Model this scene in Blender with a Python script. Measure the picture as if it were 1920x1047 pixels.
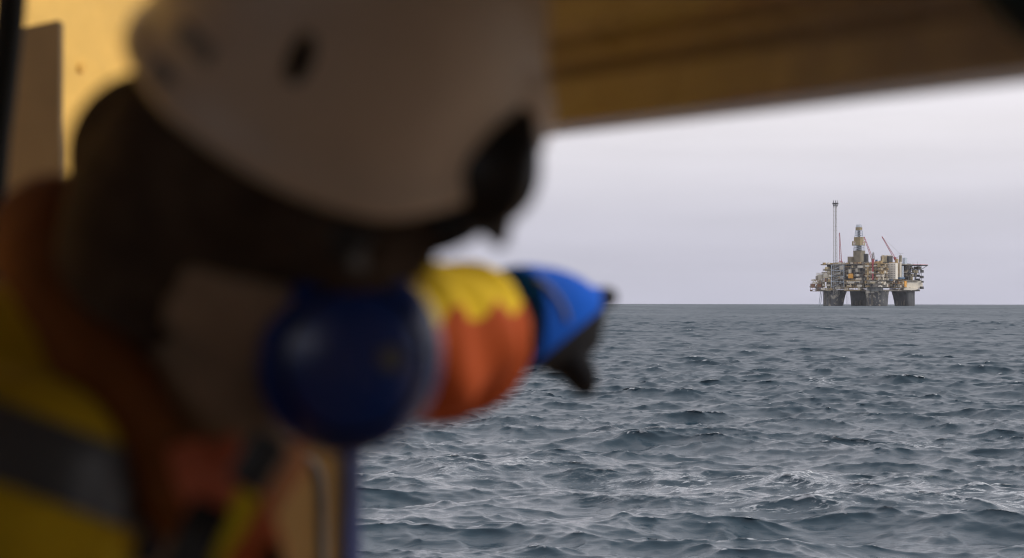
import bpy, bmesh, math, random
import numpy as np
from mathutils import Vector, Matrix

for o in list(bpy.data.objects):
    bpy.data.objects.remove(o, do_unlink=True)
scene = bpy.context.scene
COL = scene.collection
rnd = random.Random(7)

# ------------------------------------------------------------------ camera
EYE = 4.5                        # metres above the mean sea level
LENS = 65.0
FPX = LENS / 36.0 * 1920.0       # focal length in photograph pixels
PITCH = 0.0122
ROLL = -0.0016
EARTH = 6.371e6

cam_d = bpy.data.cameras.new('camera')
cam_d.lens = LENS
cam_d.sensor_width = 36.0
cam_d.clip_start = 0.02
cam_d.clip_end = 40000.0
cam_d.dof.use_dof = True
cam_d.dof.focus_distance = 110.0
cam_d.dof.aperture_fstop = 3.5
cam = bpy.data.objects.new('camera', cam_d)
COL.objects.link(cam)
cam.location = (0, 0, EYE)
cam.rotation_mode = 'XYZ'
cam.rotation_euler = (math.radians(90) + PITCH, ROLL, 0)
scene.camera = cam

# ------------------------------------------------------------------ sky, sun, exposure
SUN_AZ = Vector((0.90, 0.22, 0.0)).normalized()
SUN_EL = math.radians(34)
world = bpy.data.worlds.new('World')
scene.world = world
world.use_nodes = True
wn, wl = world.node_tree.nodes, world.node_tree.links
wn.clear()
w_out = wn.new('ShaderNodeOutputWorld')
w_bg = wn.new('ShaderNodeBackground')
w_bg.inputs['Strength'].default_value = 0.1
w_sky = wn.new('ShaderNodeTexSky')
w_sky.sky_type = 'NISHITA'
w_sky.sun_disc = False
w_sky.sun_elevation = SUN_EL
w_sky.sun_rotation = math.atan2(SUN_AZ.x, SUN_AZ.y)
w_sky.dust_density = 4.0
w_tc = wn.new('ShaderNodeTexCoord')
w_sep = wn.new('ShaderNodeSeparateXYZ')
wl.new(w_tc.outputs['Generated'], w_sep.inputs[0])
w_ramp = wn.new('ShaderNodeValToRGB')          # the even overcast: paler with height
cr = w_ramp.color_ramp
SKYK = 0.1
cr.elements[0].position = 0.0
cr.elements[0].color = (4.05 * SKYK, 4.02 * SKYK, 4.85 * SKYK, 1)
cr.elements[1].position = 1.0
cr.elements[1].color = (9.0 * SKYK, 9.0 * SKYK, 9.6 * SKYK, 1)
for pos, c in ((0.045, (4.5, 4.42, 5.05)), (0.095, (6.15, 5.9, 6.25)), (0.16, (6.5, 6.3, 6.7)), (0.4, (7.0, 6.9, 7.4))):
    e = cr.elements.new(pos)
    e.color = (c[0] * SKYK, c[1] * SKYK, c[2] * SKYK, 1)
wl.new(w_sep.outputs['Z'], w_ramp.inputs[0])
w_map = wn.new('ShaderNodeMapping')
w_map.inputs['Scale'].default_value = (2.6, 2.6, 22.0)
w_map.inputs['Rotation'].default_value = (0.03, 0.05, 0.0)
wl.new(w_tc.outputs['Generated'], w_map.inputs[0])
w_noise = wn.new('ShaderNodeTexNoise')
w_noise.inputs['Scale'].default_value = 1.6
w_noise.inputs['Detail'].default_value = 5.0
w_noise.inputs['Roughness'].default_value = 0.5
wl.new(w_map.outputs[0], w_noise.inputs['Vector'])
w_mr = wn.new('ShaderNodeMapRange')
w_mr.inputs['From Min'].default_value = 0.25
w_mr.inputs['From Max'].default_value = 0.75
w_mr.inputs['To Min'].default_value = 9.25
w_mr.inputs['To Max'].default_value = 10.75
wl.new(w_noise.outputs['Fac'], w_mr.inputs['Value'])
w_mul = wn.new('ShaderNodeVectorMath'); w_mul.operation = 'SCALE'
wl.new(w_ramp.outputs['Color'], w_mul.inputs[0])
wl.new(w_mr.outputs[0], w_mul.inputs['Scale'])
w_mix = wn.new('ShaderNodeMix'); w_mix.data_type = 'RGBA'
w_mix.inputs['Factor'].default_value = 0.94
wl.new(w_sky.outputs[0], w_mix.inputs['A'])
wl.new(w_mul.outputs[0], w_mix.inputs['B'])
wl.new(w_mix.outputs['Result'], w_bg.inputs['Color'])
wl.new(w_bg.outputs[0], w_out.inputs['Surface'])

sun_d = bpy.data.lights.new('sun', 'SUN')
sun_d.energy = 1.5
sun_d.angle = math.radians(14)
sun_d.color = (1.0, 0.95, 0.86)
sun = bpy.data.objects.new('sun', sun_d)
COL.objects.link(sun)
sun_dir = Vector((SUN_AZ.x * math.cos(SUN_EL), SUN_AZ.y * math.cos(SUN_EL), math.sin(SUN_EL)))
sun.rotation_mode = 'QUATERNION'
sun.rotation_quaternion = sun_dir.to_track_quat('Z', 'Y')
sun.location = (20, 5, 30)

vs = scene.view_settings
vs.view_transform = 'Standard'
vs.look = 'None'
vs.exposure = 0.5
vs.gamma = 1.0
vs.use_curve_mapping = False
scene.cycles.max_bounces = 10
scene.cycles.diffuse_bounces = 6
scene.cycles.use_denoising = True
scene.cycles.filter_width = 1.1

# ------------------------------------------------------------------ helpers
def V(px, py, d):
    """World point seen at photograph pixel (px, py) at depth d metres."""
    x = (px - 960.0) / FPX * d
    u = (523.5 - py) / FPX * d
    return Vector((x, d * math.cos(PITCH) - u * math.sin(PITCH), EYE + d * math.sin(PITCH) + u * math.cos(PITCH)))

def tag(o, label=None, cat=None, group=None, kind=None):
    if label: o['label'] = label
    if cat: o['category'] = cat
    if group: o['group'] = group
    if kind: o['kind'] = kind
    return o

def empty(name, loc=(0, 0, 0)):
    o = bpy.data.objects.new(name, None)
    o.location = loc
    COL.objects.link(o)
    return o

def link(name, me, parent=None, mats=(), smooth=False):
    for m in mats:
        if m.name not in [x.name for x in me.materials if x]:
            me.materials.append(m)
    o = bpy.data.objects.new(name, me)
    COL.objects.link(o)
    if parent is not None:
        o.parent = parent
        p, off = parent, Vector((0, 0, 0))
        # keep the vertices in world coordinates
        o.matrix_parent_inverse = world_matrix(parent).inverted()
    if smooth:
        me.polygons.foreach_set('use_smooth', [True] * len(me.polygons))
    return o

def world_matrix(o):
    m = Matrix.LocRotScale(o.location, o.rotation_euler, o.scale) if o.rotation_mode != 'QUATERNION' else Matrix.LocRotScale(o.location, o.rotation_quaternion, o.scale)
    if o.parent is None:
        return m
    return world_matrix(o.parent) @ o.matrix_parent_inverse @ m

def bm_mesh(bm, name='mesh'):
    me = bpy.data.meshes.new(name)
    bmesh.ops.recalc_face_normals(bm, faces=bm.faces[:])
    bm.to_mesh(me)
    bm.free()
    return me

def build(name, bm, mats, parent=None, smooth=False):
    if not isinstance(mats, (list, tuple)):
        mats = [mats]
    return link(name, bm_mesh(bm, name), parent, mats, smooth)

def add_box(bm, c, ax, ay, az, mi=0, bevel=0.0):
    """Box with centre c and half-axis vectors."""
    c = Vector(c); ax = Vector(ax); ay = Vector(ay); az = Vector(az)
    vs_ = [bm.verts.new(c + sx * ax + sy * ay + sz * az) for sz in (-1, 1) for sy in (-1, 1) for sx in (-1, 1)]
    fs = []
    for q in ((0, 1, 3, 2), (4, 6, 7, 5), (0, 4, 5, 1), (2, 3, 7, 6), (0, 2, 6, 4), (1, 5, 7, 3)):
        f = bm.faces.new([vs_[i] for i in q]); f.material_index = mi; fs.append(f)
    if bevel > 0:
        es = list({e for f in fs for e in f.edges})
        r = bmesh.ops.bevel(bm, geom=es, offset=bevel, segments=2, affect='EDGES', profile=0.6)
        for f in r['faces']:
            f.material_index = mi
    return fs

def abox(bm, x0, x1, y0, y1, z0, z1, mi=0, bevel=0.0):
    return add_box(bm, ((x0 + x1) / 2, (y0 + y1) / 2, (z0 + z1) / 2), ((x1 - x0) / 2, 0, 0), (0, (y1 - y0) / 2, 0), (0, 0, (z1 - z0) / 2), mi, bevel)

def add_bar(bm, a, b, r, n=6, mi=0, r2=None):
    a = Vector(a); b = Vector(b)
    d = (b - a)
    if d.length < 1e-9: return
    d.normalize()
    s = d.orthogonal().normalized()
    t = d.cross(s)
    r2 = r if r2 is None else r2
    A = [bm.verts.new(a + r * (math.cos(2 * math.pi * i / n) * s + math.sin(2 * math.pi * i / n) * t)) for i in range(n)]
    B = [bm.verts.new(b + r2 * (math.cos(2 * math.pi * i / n) * s + math.sin(2 * math.pi * i / n) * t)) for i in range(n)]
    for i in range(n):
        f = bm.faces.new((A[i], A[(i + 1) % n], B[(i + 1) % n], B[i])); f.material_index = mi
    f = bm.faces.new(A[::-1]); f.material_index = mi
    f = bm.faces.new(B); f.material_index = mi

def spline(pts, n):
    """Catmull-Rom through a list of tuples, n samples per span."""
    P = [np.array(p, float) for p in pts]
    P = [2 * P[0] - P[1]] + P + [2 * P[-1] - P[-2]]
    out = []
    for i in range(1, len(P) - 2):
        for k in range(n):
            t = k / n
            out.append(0.5 * ((2 * P[i]) + (-P[i - 1] + P[i + 1]) * t + (2 * P[i - 1] - 5 * P[i] + 4 * P[i + 1] - P[i + 2]) * t ** 2 + (-P[i - 1] + 3 * P[i] - 3 * P[i + 1] + P[i + 2]) * t ** 3))
    out.append(P[-2])
    return out

def loft(bm, rings, ref=(0, 0, 1), n=20, per=6, mi=0, wrinkle=0.0, power=2.0, smooth_path=True, wf=1.0):
    """rings: (x, y, z, a, b) spine points with half-widths; a lies along ref made square to the spine, b across."""
    R = spline(rings, per) if smooth_path else [np.array(r, float) for r in rings]
    m = len(R)
    prev = None
    rows = []
    for i in range(m):
        p = Vector(R[i][:3])
        t = Vector(R[min(i + 1, m - 1)][:3]) - Vector(R[max(i - 1, 0)][:3])
        t.normalize()
        a = Vector(ref) - Vector(ref).dot(t) * t
        if a.length < 1e-4: a = t.orthogonal()
        a.normalize()
        b = t.cross(a)
        row = []
        for k in range(n):
            th = 2 * math.pi * k / n
            c, s = math.cos(th), math.sin(th)
            cc = math.copysign(abs(c) ** (2 / power), c); ss = math.copysign(abs(s) ** (2 / power), s)
            w = 1.0
            if wrinkle:
                w += wrinkle * (math.sin(i * 1.7 * wf + 2.0 * math.sin(th * 2 + i * 0.31 * wf)) * 0.6 + math.sin(i * 0.83 * wf + th * 3) * 0.4)
            row.append(bm.verts.new(p + a * (R[i][3] * cc * w) + b * (R[i][4] * ss * w)))
        rows.append(row)
    for i in range(m - 1):
        for k in range(n):
            f = bm.faces.new((rows[i][k], rows[i][(k + 1) % n], rows[i + 1][(k + 1) % n], rows[i + 1][k])); f.material_index = mi
    f = bm.faces.new(rows[0][::-1]); f.material_index = mi
    f = bm.faces.new(rows[-1]); f.material_index = mi

def add_ball(bm, c, rx, ry, rz, axes=None, seg=20, rng=12, mi=0):
    """Ellipsoid; axes: three unit vectors."""
    A = axes or (Vector((1, 0, 0)), Vector((0, 1, 0)), Vector((0, 0, 1)))
    c = Vector(c)
    top = bm.verts.new(c + A[2] * rz); bot = bm.verts.new(c - A[2] * rz)
    rows = []
    for j in range(1, rng):
        ph = math.pi * j / rng
        rows.append([bm.verts.new(c + A[0] * (rx * math.sin(ph) * math.cos(2 * math.pi * i / seg)) + A[1] * (ry * math.sin(ph) * math.sin(2 * math.pi * i / seg)) + A[2] * (rz * math.cos(ph))) for i in range(seg)])
    for i in range(seg):
        f = bm.faces.new((top, rows[0][i], rows[0][(i + 1) % seg])); f.material_index = mi
        f = bm.faces.new((bot, rows[-1][(i + 1) % seg], rows[-1][i])); f.material_index = mi
        for j in range(rng - 2):
            f = bm.faces.new((rows[j][i], rows[j + 1][i], rows[j + 1][(i + 1) % seg], rows[j][(i + 1) % seg])); f.material_index = mi

def fuse(bm, voxel, smooth_it=6):
    """Melt overlapping closed pieces into ONE continuous surface (voxel remesh); returns a mesh."""
    me = bpy.data.meshes.new('fuse')
    bmesh.ops.recalc_face_normals(bm, faces=bm.faces[:])
    bm.to_mesh(me); bm.free()
    o = bpy.data.objects.new('fuse', me)
    COL.objects.link(o)
    r = o.modifiers.new('r', 'REMESH'); r.mode = 'VOXEL'; r.voxel_size = voxel; r.use_smooth_shade = True
    s = o.modifiers.new('s', 'SMOOTH'); s.iterations = smooth_it; s.factor = 0.5
    dg = bpy.context.evaluated_depsgraph_get()
    dg.update()
    out = bpy.data.meshes.new_from_object(o.evaluated_get(dg))
    bpy.data.objects.remove(o, do_unlink=True)
    bpy.data.meshes.remove(me)
    return out

# ------------------------------------------------------------------ materials
MATS = {}
def mat(name, col, rough=0.6, var=0.12, scale=6.0, col2=None, bump=0.0, bscale=40.0, metal=0.0, coat=0.0, spec=0.5, sheen=0.0, stain=None):
    """Procedural paint / cloth / metal: base colour with worn variation and fine relief."""
    if name in MATS: return MATS[name]
    m = bpy.data.materials.new(name); m.use_nodes = True
    nt = m.node_tree; N = nt.nodes; L = nt.links
    b = N['Principled BSDF']
    tc = N.new('ShaderNodeTexCoord')
    no = N.new('ShaderNodeTexNoise'); no.inputs['Scale'].default_value = scale; no.inputs['Detail'].default_value = 6; no.inputs['Roughness'].default_value = 0.6
    L.new(tc.outputs['Object'], no.inputs['Vector'])
    ra = N.new('ShaderNodeValToRGB')
    c2 = col2 or tuple(c * (1 - 2.2 * var) for c in col)
    c1 = tuple(min(1, c * (1 + var)) for c in col)
    ra.color_ramp.elements[0].position = 0.32; ra.color_ramp.elements[0].color = (*c2, 1)
    ra.color_ramp.elements[1].position = 0.62; ra.color_ramp.elements[1].color = (*c1, 1)
    L.new(no.outputs['Fac'], ra.inputs[0])
    out = ra.outputs['Color']
    if stain:
        n2 = N.new('ShaderNodeTexNoise'); n2.inputs['Scale'].default_value = stain[1]; n2.inputs['Detail'].default_value = 8; n2.inputs['Roughness'].default_value = 0.65
        mp = N.new('ShaderNodeMapping'); mp.inputs['Scale'].default_value = (1, 1, stain[3] if len(stain) > 3 else 0.35)
        L.new(tc.outputs['Object'], mp.inputs[0]); L.new(mp.outputs[0], n2.inputs['Vector'])
        r2 = N.new('ShaderNodeMapRange'); r2.inputs['From Min'].default_value = stain[2]; r2.inputs['From Max'].default_value = stain[2] + 0.08
        L.new(n2.outputs['Fac'], r2.inputs['Value'])
        mx = N.new('ShaderNodeMix'); mx.data_type = 'RGBA'
        L.new(r2.outputs[0], mx.inputs['Factor']); L.new(out, mx.inputs['A']); mx.inputs['B'].default_value = (*stain[0], 1)
        out = mx.outputs['Result']
    L.new(out, b.inputs['Base Color'])
    rr = N.new('ShaderNodeMapRange'); rr.inputs['To Min'].default_value = max(0.03, rough - 0.08); rr.inputs['To Max'].default_value = min(1, rough + 0.08)
    L.new(no.outputs['Fac'], rr.inputs['Value']); L.new(rr.outputs[0], b.inputs['Roughness'])
    b.inputs['Metallic'].default_value = metal
    b.inputs['Specular IOR Level'].default_value = spec
    b.inputs['Coat Weight'].default_value = coat
    b.inputs['Coat Roughness'].default_value = 0.12
    b.inputs['Sheen Weight'].default_value = sheen
    if bump:
        n3 = N.new('ShaderNodeTexNoise'); n3.inputs['Scale'].default_value = bscale; n3.inputs['Detail'].default_value = 4
        L.new(tc.outputs['Object'], n3.inputs['Vector'])
        bp = N.new('ShaderNodeBump'); bp.inputs['Strength'].default_value = 0.5; bp.inputs['Distance'].default_value = bump
        L.new(n3.outputs['Fac'], bp.inputs['Height']); L.new(bp.outputs[0], b.inputs['Normal'])
    MATS[name] = m
    return m
# ------------------------------------------------------------------ the sea
def wave_tile(L, N, lmin, lmax, wind, seed, peak=8.0, alpha=0.019, spread=2.0):
    g = np.random.default_rng(seed)
    k1 = 2 * np.pi * np.fft.fftfreq(N, L / N)
    kx, ky = np.meshgrid(k1, k1, indexing='ij')
    k = np.hypot(kx, ky); k[0, 0] = 1.0
    lam = 2 * np.pi / k
    kp = 2 * np.pi / peak
    th = np.arctan2(ky, kx) - wind
    D = np.abs(np.cos(th / 2)) ** (2 * spread) + 0.04
    D /= np.mean(np.abs(np.cos(np.linspace(0, 2 * np.pi, 400) / 2)) ** (2 * spread) + 0.04) * 2 * np.pi
    S = alpha / 2 * k ** -4.0 * D * np.exp(-1.25 * (kp / k) ** 2)
    band = 1 / (1 + (lmin / lam) ** 14) / (1 + (lam / lmax) ** 14)
    S *= band; S[0, 0] = 0
    dk = 2 * np.pi / L
    hk = (g.standard_normal((N, N)) + 1j * g.standard_normal((N, N))) * np.sqrt(S) * dk
    f = lambda z: (np.fft.ifft2(z) * N * N).real.astype(np.float32)
    return L, N, f(hk), f(1j * kx / k * hk), f(1j * ky / k * hk), f(k * hk)

def sample(tile, X, Y, rot):
    L, N, h, dx, dy, fo = tile
    c, s = math.cos(rot), math.sin(rot)
    U = ((c * X + s * Y) / L * N) % N
    W = ((-s * X + c * Y) / L * N) % N
    i = np.floor(U).astype(np.int32); j = np.floor(W).astype(np.int32)
    fu = (U - i).astype(np.float32); fw = (W - j).astype(np.float32)
    i %= N; j %= N; i1 = (i + 1) % N; j1 = (j + 1) % N
    def bl(a):
        return a[i, j] * (1 - fu) * (1 - fw) + a[i1, j] * fu * (1 - fw) + a[i, j1] * (1 - fu) * fw + a[i1, j1] * fu * fw
    a, b = bl(dx), bl(dy)
    return bl(h), c * a - s * b, s * a + c * b, bl(fo)

def make_sea():
    # rows by distance, columns by bearing: finer where the shore-ward view falls
    d = [6.0]
    while d[-1] < 26: d.append(d[-1] * 1.03)
    while d[-1] < 420: d.append(d[-1] * 1.0025)
    while d[-1] < 9000: d.append(d[-1] * 1.0040)
    d = np.array(d)
    ang = list(np.radians(np.arange(-5.4, 16.4, 0.040)))
    a, st = ang[-1], math.radians(0.05)
    right = []
    while a < math.radians(186): st = min(st * 1.12, math.radians(4)); a += st; right.append(a)
    a, st = ang[0], math.radians(0.05)
    left = []
    while a > math.radians(-174): st = min(st * 1.12, math.radians(4)); a -= st; left.append(a)
    ang = np.array(left[::-1] + ang + right)
    R, A = np.meshgrid(d, ang, indexing='ij')
    X = R * np.sin(A); Y = R * np.cos(A)
    wind = math.radians(-104)            # towards the ship, a little from the right
    tiles = [(wave_tile(233.0, 512, 5.0, 90.0, wind, 3, alpha=0.021, spread=9.0, peak=11.0), 0.0, 5.0),
             (wave_tile(47.0, 512, 1.3, 5.0, wind - 0.37 + 0.1, 5, alpha=0.050, spread=7.0), 0.37, 1.3),
             (wave_tile(13.7, 512, 0.22, 1.3, wind - 1.1, 8, alpha=0.044, spread=5.0), 1.1, 0.22)]
    Z = np.zeros_like(X); DX = np.zeros_like(X); DY = np.zeros_like(X); F = np.zeros_like(X)
    row = np.gradient(d)
    for t, rot, lmin in tiles:
        h, dx, dy, fo = sample(t, X, Y, rot)
        w = np.clip(1.35 - 0.30 * row / lmin, 0.5, 1.0)[:, None]
        Z += h * w; DX += dx * w; DY += dy * w; F += fo * w
    # slow gusts: patches of rougher and calmer water
    calm = np.sin(X * 0.021 + 1.3 * np.sin(Y * 0.012)) * np.sin(Y * 0.016 + 0.9 * np.sin(X * 0.017))
    gain = 1.0 + 0.18 * calm + 0.7 * np.clip((R - 250) / 1200, 0, 1)      # the wind freshens away from the ship
    Z *= gain; DX *= gain; DY *= gain
    chop = 1.7
    PX = X + chop * DX; PY = Y + chop * DY
    PZ = Z - R * R / (2 * EARTH)
    n, m = X.shape
    co = np.stack([PX, PY, PZ], -1).reshape(-1, 3).astype(np.float32)
    i = np.arange(n - 1)[:, None] * m + np.arange(m - 1)[None, :]
    q = np.stack([i, i + m, i + m + 1, i + 1], -1).reshape(-1, 4).astype(np.int32)
    me = bpy.data.meshes.new('sea')
    me.vertices.add(len(co)); me.vertices.foreach_set('co', co.ravel())
    me.loops.add(q.size); me.loops.foreach_set('vertex_index', q.ravel())
    me.polygons.add(len(q))
    me.polygons.foreach_set('loop_start', np.arange(0, q.size, 4, dtype=np.int32))
    me.polygons.foreach_set('use_smooth', np.ones(len(q), bool))
    me.update(calc_edges=True)
    # a band of old broken water drifting off the ship, and the breaking crests
    churn = np.zeros_like(X)
    for px, dd, wx, wy in ((1330, 46.5, 3.0, 2.0), (1560, 45.0, 3.4, 2.2), (1750, 43.0, 3.4, 1.8), (1240, 42.0, 2.2, 1.1), (960, 50.0, 2.2, 1.3), (1900, 40.5, 2.0, 1.5), (1500, 40.0, 2.4, 1.0), (700, 47, 3, 2.0), (1060, 95, 2.5, 3.0), (1530, 105, 2.0, 3.0), (1250, 62, 2.0, 1.2), (860, 60, 2.2, 1.3), (1700, 58, 2.2, 1.4)):
        cx, cy = (px - 960) / FPX * dd, dd
        churn += np.exp(-((X - cx) / wx) ** 2 - ((Y - cy) / wy) ** 2)
    at = me.attributes.new('foam', 'FLOAT', 'POINT')
    at.data.foreach_set('value', (F * chop).ravel().astype(np.float32))
    # slopes too fine for the mesh at that distance act as surface roughness
    lost = 0.0058 * np.log(np.maximum(1.0, 2.5 * row / 0.30))
    at = me.attributes.new('ruffle', 'FLOAT', 'POINT')
    at.data.foreach_set('value', np.repeat(np.sqrt(np.sqrt(2 * lost)), m).astype(np.float32))
    at = me.attributes.new('churn', 'FLOAT', 'POINT')
    at.data.foreach_set('value', np.clip(churn, 0, 1).ravel().astype(np.float32))
    return me

def sea_material():
    m = bpy.data.materials.new('sea water'); m.use_nodes = True
    nt = m.node_tree; N = nt.nodes; L = nt.links
    b = N['Principled BSDF']
    geo = N.new('ShaderNodeNewGeometry')
    def noise(sc, stretch=(1, 1, 1), detail=5, rough=0.55, rot=0.0):
        mp = N.new('ShaderNodeMapping'); mp.inputs['Scale'].default_value = stretch; mp.inputs['Rotation'].default_value = (0, 0, rot)
        L.new(geo.outputs['Position'], mp.inputs[0])
        n = N.new('ShaderNodeTexNoise'); n.inputs['Scale'].default_value = sc; n.inputs['Detail'].default_value = detail; n.inputs['Roughness'].default_value = rough
        L.new(mp.outputs[0], n.inputs['Vector'])
        return n.outputs['Fac']
    def math_(op, a, b_=None, clamp=False):
        n = N.new('ShaderNodeMath'); n.operation = op; n.use_clamp = clamp
        for k, v in enumerate((a, b_)):
            if v is None: continue
            if isinstance(v, (int, float)): n.inputs[k].default_value = v
            else: L.new(v, n.inputs[k])
        return n.outputs[0]
    def attr(nm):
        a = N.new('ShaderNodeAttribute'); a.attribute_name = nm
        return a.outputs['Fac']
    def remap(v, a, b_, c=0.0, d=1.0):
        n = N.new('ShaderNodeMapRange'); n.inputs['From Min'].default_value = a; n.inputs['From Max'].default_value = b_
        n.inputs['To Min'].default_value = c; n.inputs['To Max'].default_value = d
        L.new(v, n.inputs['Value']); return n.outputs[0]
    # foam: breaking crests and the streaks of the churned patch
    fine = noise(3.2, (0.55, 1.0, 1.0), 9, 0.72)
    lace = noise(0.9, (0.45, 1.3, 1.0), 10, 0.68)
    crest = math_('ADD', attr('foam'), math_('MULTIPLY', math_('SUBTRACT', fine, 0.5), 0.55))
    crest = remap(crest, 1.02, 1.30)
    streak = math_('ABSOLUTE', math_('SUBTRACT', lace, 0.5))
    streak = remap(streak, 0.0, 0.030, 1.0, 0.0)
    streak = math_('MULTIPLY', streak, remap(fine, 0.44, 0.56))
    streak = math_('MULTIPLY', streak, remap(attr('churn'), 0.15, 0.9, 0.0, 1.0))
    churned = math_('MULTIPLY', remap(math_('ADD', attr('foam'), math_('MULTIPLY', math_('SUBTRACT', fine, 0.5), 1.1)), 0.62, 0.95), attr('churn'))
    foam = math_('MAXIMUM', math_('MAXIMUM', crest, streak), churned, True)
    foam = math_('MULTIPLY', foam, 0.58)
    mx = N.new('ShaderNodeMix'); mx.data_type = 'RGBA'
    L.new(foam, mx.inputs['Factor'])
    mx.inputs['A'].default_value = (0.007, 0.025, 0.039, 1)
    mx.inputs['B'].default_value = (0.74, 0.75, 0.77, 1)
    L.new(mx.outputs['Result'], b.inputs['Base Color'])
    gust = remap(noise(1.0, (0.011, 0.0028, 0.01), 5, 0.6, 0.06), 0.34, 0.66, 0.95, 1.25)
    L.new(math_('MAXIMUM', math_('MAXIMUM', math_('MULTIPLY', attr('ruffle'), gust), 0.06), math_('MULTIPLY', foam, 0.8)), b.inputs['Roughness'])
    b.inputs['IOR'].default_value = 1.333
    # ripples finer than the mesh
    r1 = noise(0.9, (0.42, 1.25, 1), 10, 0.66, 0.18)
    r2 = noise(4.0, (0.55, 1.15, 1), 6, 0.6, -0.15)
    hgt = math_('ADD', math_('MULTIPLY', r1, 0.035), math_('MULTIPLY', r2, 0.008))
    bp = N.new('ShaderNodeBump'); bp.inputs['Strength'].default_value = 1.0; bp.inputs['Distance'].default_value = 1.0
    L.new(hgt, bp.inputs['Height']); L.new(bp.outputs[0], b.inputs['Normal'])
    return m

sea = link('sea', make_sea(), None, [sea_material()])
tag(sea, 'choppy grey-blue open sea with scattered white foam', None, None, 'structure')
# ------------------------------------------------------------------ the oil platform
RIG_D = 2350.0
RIG_S = RIG_D / (FPX * 4.554)            # metres for one step of the survey grid used below
RIG_X = (1500 + 589 / 4.554 - 960) / FPX * RIG_D
RIG_Z = -RIG_D ** 2 / (2 * EARTH)
TURN = math.radians(32)
E1 = Vector((math.cos(TURN), -math.sin(TURN), 0)); E2 = Vector((math.sin(TURN), math.cos(TURN), 0)); UZ = Vector((0, 0, 1))
rig = empty('oil_platform', (RIG_X, RIG_D, RIG_Z))
tag(rig, 'four-legged offshore oil platform with derrick and flare tower standing on the horizon', 'oil platform')
RO = Vector((RIG_X, RIG_D, RIG_Z))

def gx(zx): return (zx - 589) * RIG_S
def gz(zy): return (958 - zy) * RIG_S
def front(X):
    """Depth of the platform's two camera-ward sides at offset X."""
    return -14.6 - (X + 63) * 0.629 if X < 14.6 else -63.4 + (X - 14.6) * 1.612
def RP(zx, zy, Y): return RO + Vector((gx(zx), Y, gz(zy)))

M_leg = mat('stained concrete', (0.075, 0.078, 0.085), 0.85, 0.25, 0.09, stain=((0.42, 0.38, 0.31), 0.14, 0.53, 0.8))
M_leg_shade = mat('shaded concrete', (0.05, 0.053, 0.06), 0.8, 0.25, 0.12, stain=((0.12, 0.12, 0.12), 0.12, 0.58, 0.25))  # shade of the far-side legs put into a darker concrete colour
M_tan = mat('tan cladding', (0.42, 0.29, 0.13), 0.7, 0.15, 0.2, stain=((0.22, 0.13, 0.07), 0.25, 0.6))
M_beige = mat('beige cladding', (0.52, 0.43, 0.27), 0.7, 0.12, 0.2)
M_olive = mat('derrick cladding', (0.22, 0.19, 0.13), 0.7, 0.12, 0.2)
M_grey = mat('grey steel', (0.20, 0.175, 0.14), 0.6, 0.2, 0.3)
M_dark = mat('dark steel and shadow', (0.030, 0.030, 0.032), 0.7, 0.2, 0.3)  # also carries the shadow between the platform modules
M_brown = mat('rusty steel', (0.20, 0.095, 0.045), 0.8, 0.25, 0.3)
M_white = mat('white steel', (0.64, 0.58, 0.48), 0.6, 0.06, 0.15, stain=((0.45, 0.30, 0.18), 0.16, 0.64))
M_cream = mat('cream cladding', (0.80, 0.74, 0.64), 0.6, 0.05, 0.1)
M_red = mat('red crane paint', (0.42, 0.07, 0.08), 0.5, 0.15, 0.4)
M_orange = mat('orange shelter', (0.78, 0.36, 0.04), 0.6, 0.08, 0.4)
M_pale = mat('pale blue steel', (0.50, 0.56, 0.63), 0.5, 0.1, 0.4)
M_blue = mat('blue awning', (0.05, 0.13, 0.25), 0.5, 0.1, 0.4)
EQUIP = [M_tan, M_grey, M_beige, M_dark, M_brown, M_olive, M_tan, M_dark, M_tan, M_brown, M_olive, M_white]

def block_axes(zx0, zx1, k):
    W = (zx1 - zx0) * RIG_S
    A = k * W / E1.x; B = (1 - k) * W / E2.x
    return A / 2, B / 2

def block(bm, zx0, zx1, zy0, zy1, k=0.6, inset=0.0, mi=0, bevel=0.0):
    a, b = block_axes(zx0, zx1, k)
    X = gx((zx0 + zx1) / 2)
    Y = front(X) + inset + 0.62 * (a * abs(E1.y) + b * E2.y)
    z0, z1 = gz(zy1), gz(zy0)
    add_box(bm, RO + Vector((X, Y, (z0 + z1) / 2)), E1 * a, E2 * b, UZ * ((z1 - z0) / 2), mi, bevel)
    return X, Y, a, b, z0, z1

def part(name, m, shapes, parent=rig, **kw):
    for s in shapes:
        bm = bmesh.new()
        block(bm, *s, **kw)
        o = build(name, bm, m, parent)
    return o

# legs: square shafts with rounded corners that widen under the deck
def leg(a, b, m):
    bm = bmesh.new()
    c = RO + E1 * a + E2 * b
    h = 10.6
    prof = [(-4, h, h), (0, h, h), (2.4, h, h), (2.5, h + .25, h + .25), (6, h + .6, h + .6), (13, h + 1.7, h + 1.7), (gz(822), h + 3.4, h + 3.4)]
    sa, sb = -math.copysign(1, a), -math.copysign(1, b)
    rows = []
    for z, ra, rb in prof:
        grow_a, grow_b = ra - h, rb - h
        row = []
        for i in range(28):
            t = 2 * math.pi * i / 28
            cs, sn = math.cos(t), math.sin(t)
            u = math.copysign(abs(cs) ** 0.45, cs) * h; v = math.copysign(abs(sn) ** 0.45, sn) * h
            if u * sa > 0: u += sa * grow_a          # the widening faces the neighbouring legs
            if v * sb > 0: v += sb * grow_b
            row.append(bm.verts.new(c + E1 * u + E2 * v + UZ * z))
        rows.append(row)
    for r0, r1 in zip(rows, rows[1:]):
        for i in range(28):
            bm.faces.new((r0[i], r0[(i + 1) % 28], r1[(i + 1) % 28], r1[i]))
    bm.faces.new(rows[0][::-1]); bm.faces.new(rows[-1])
    return build('leg', bm, m, rig)
Q = 32.35
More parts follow.
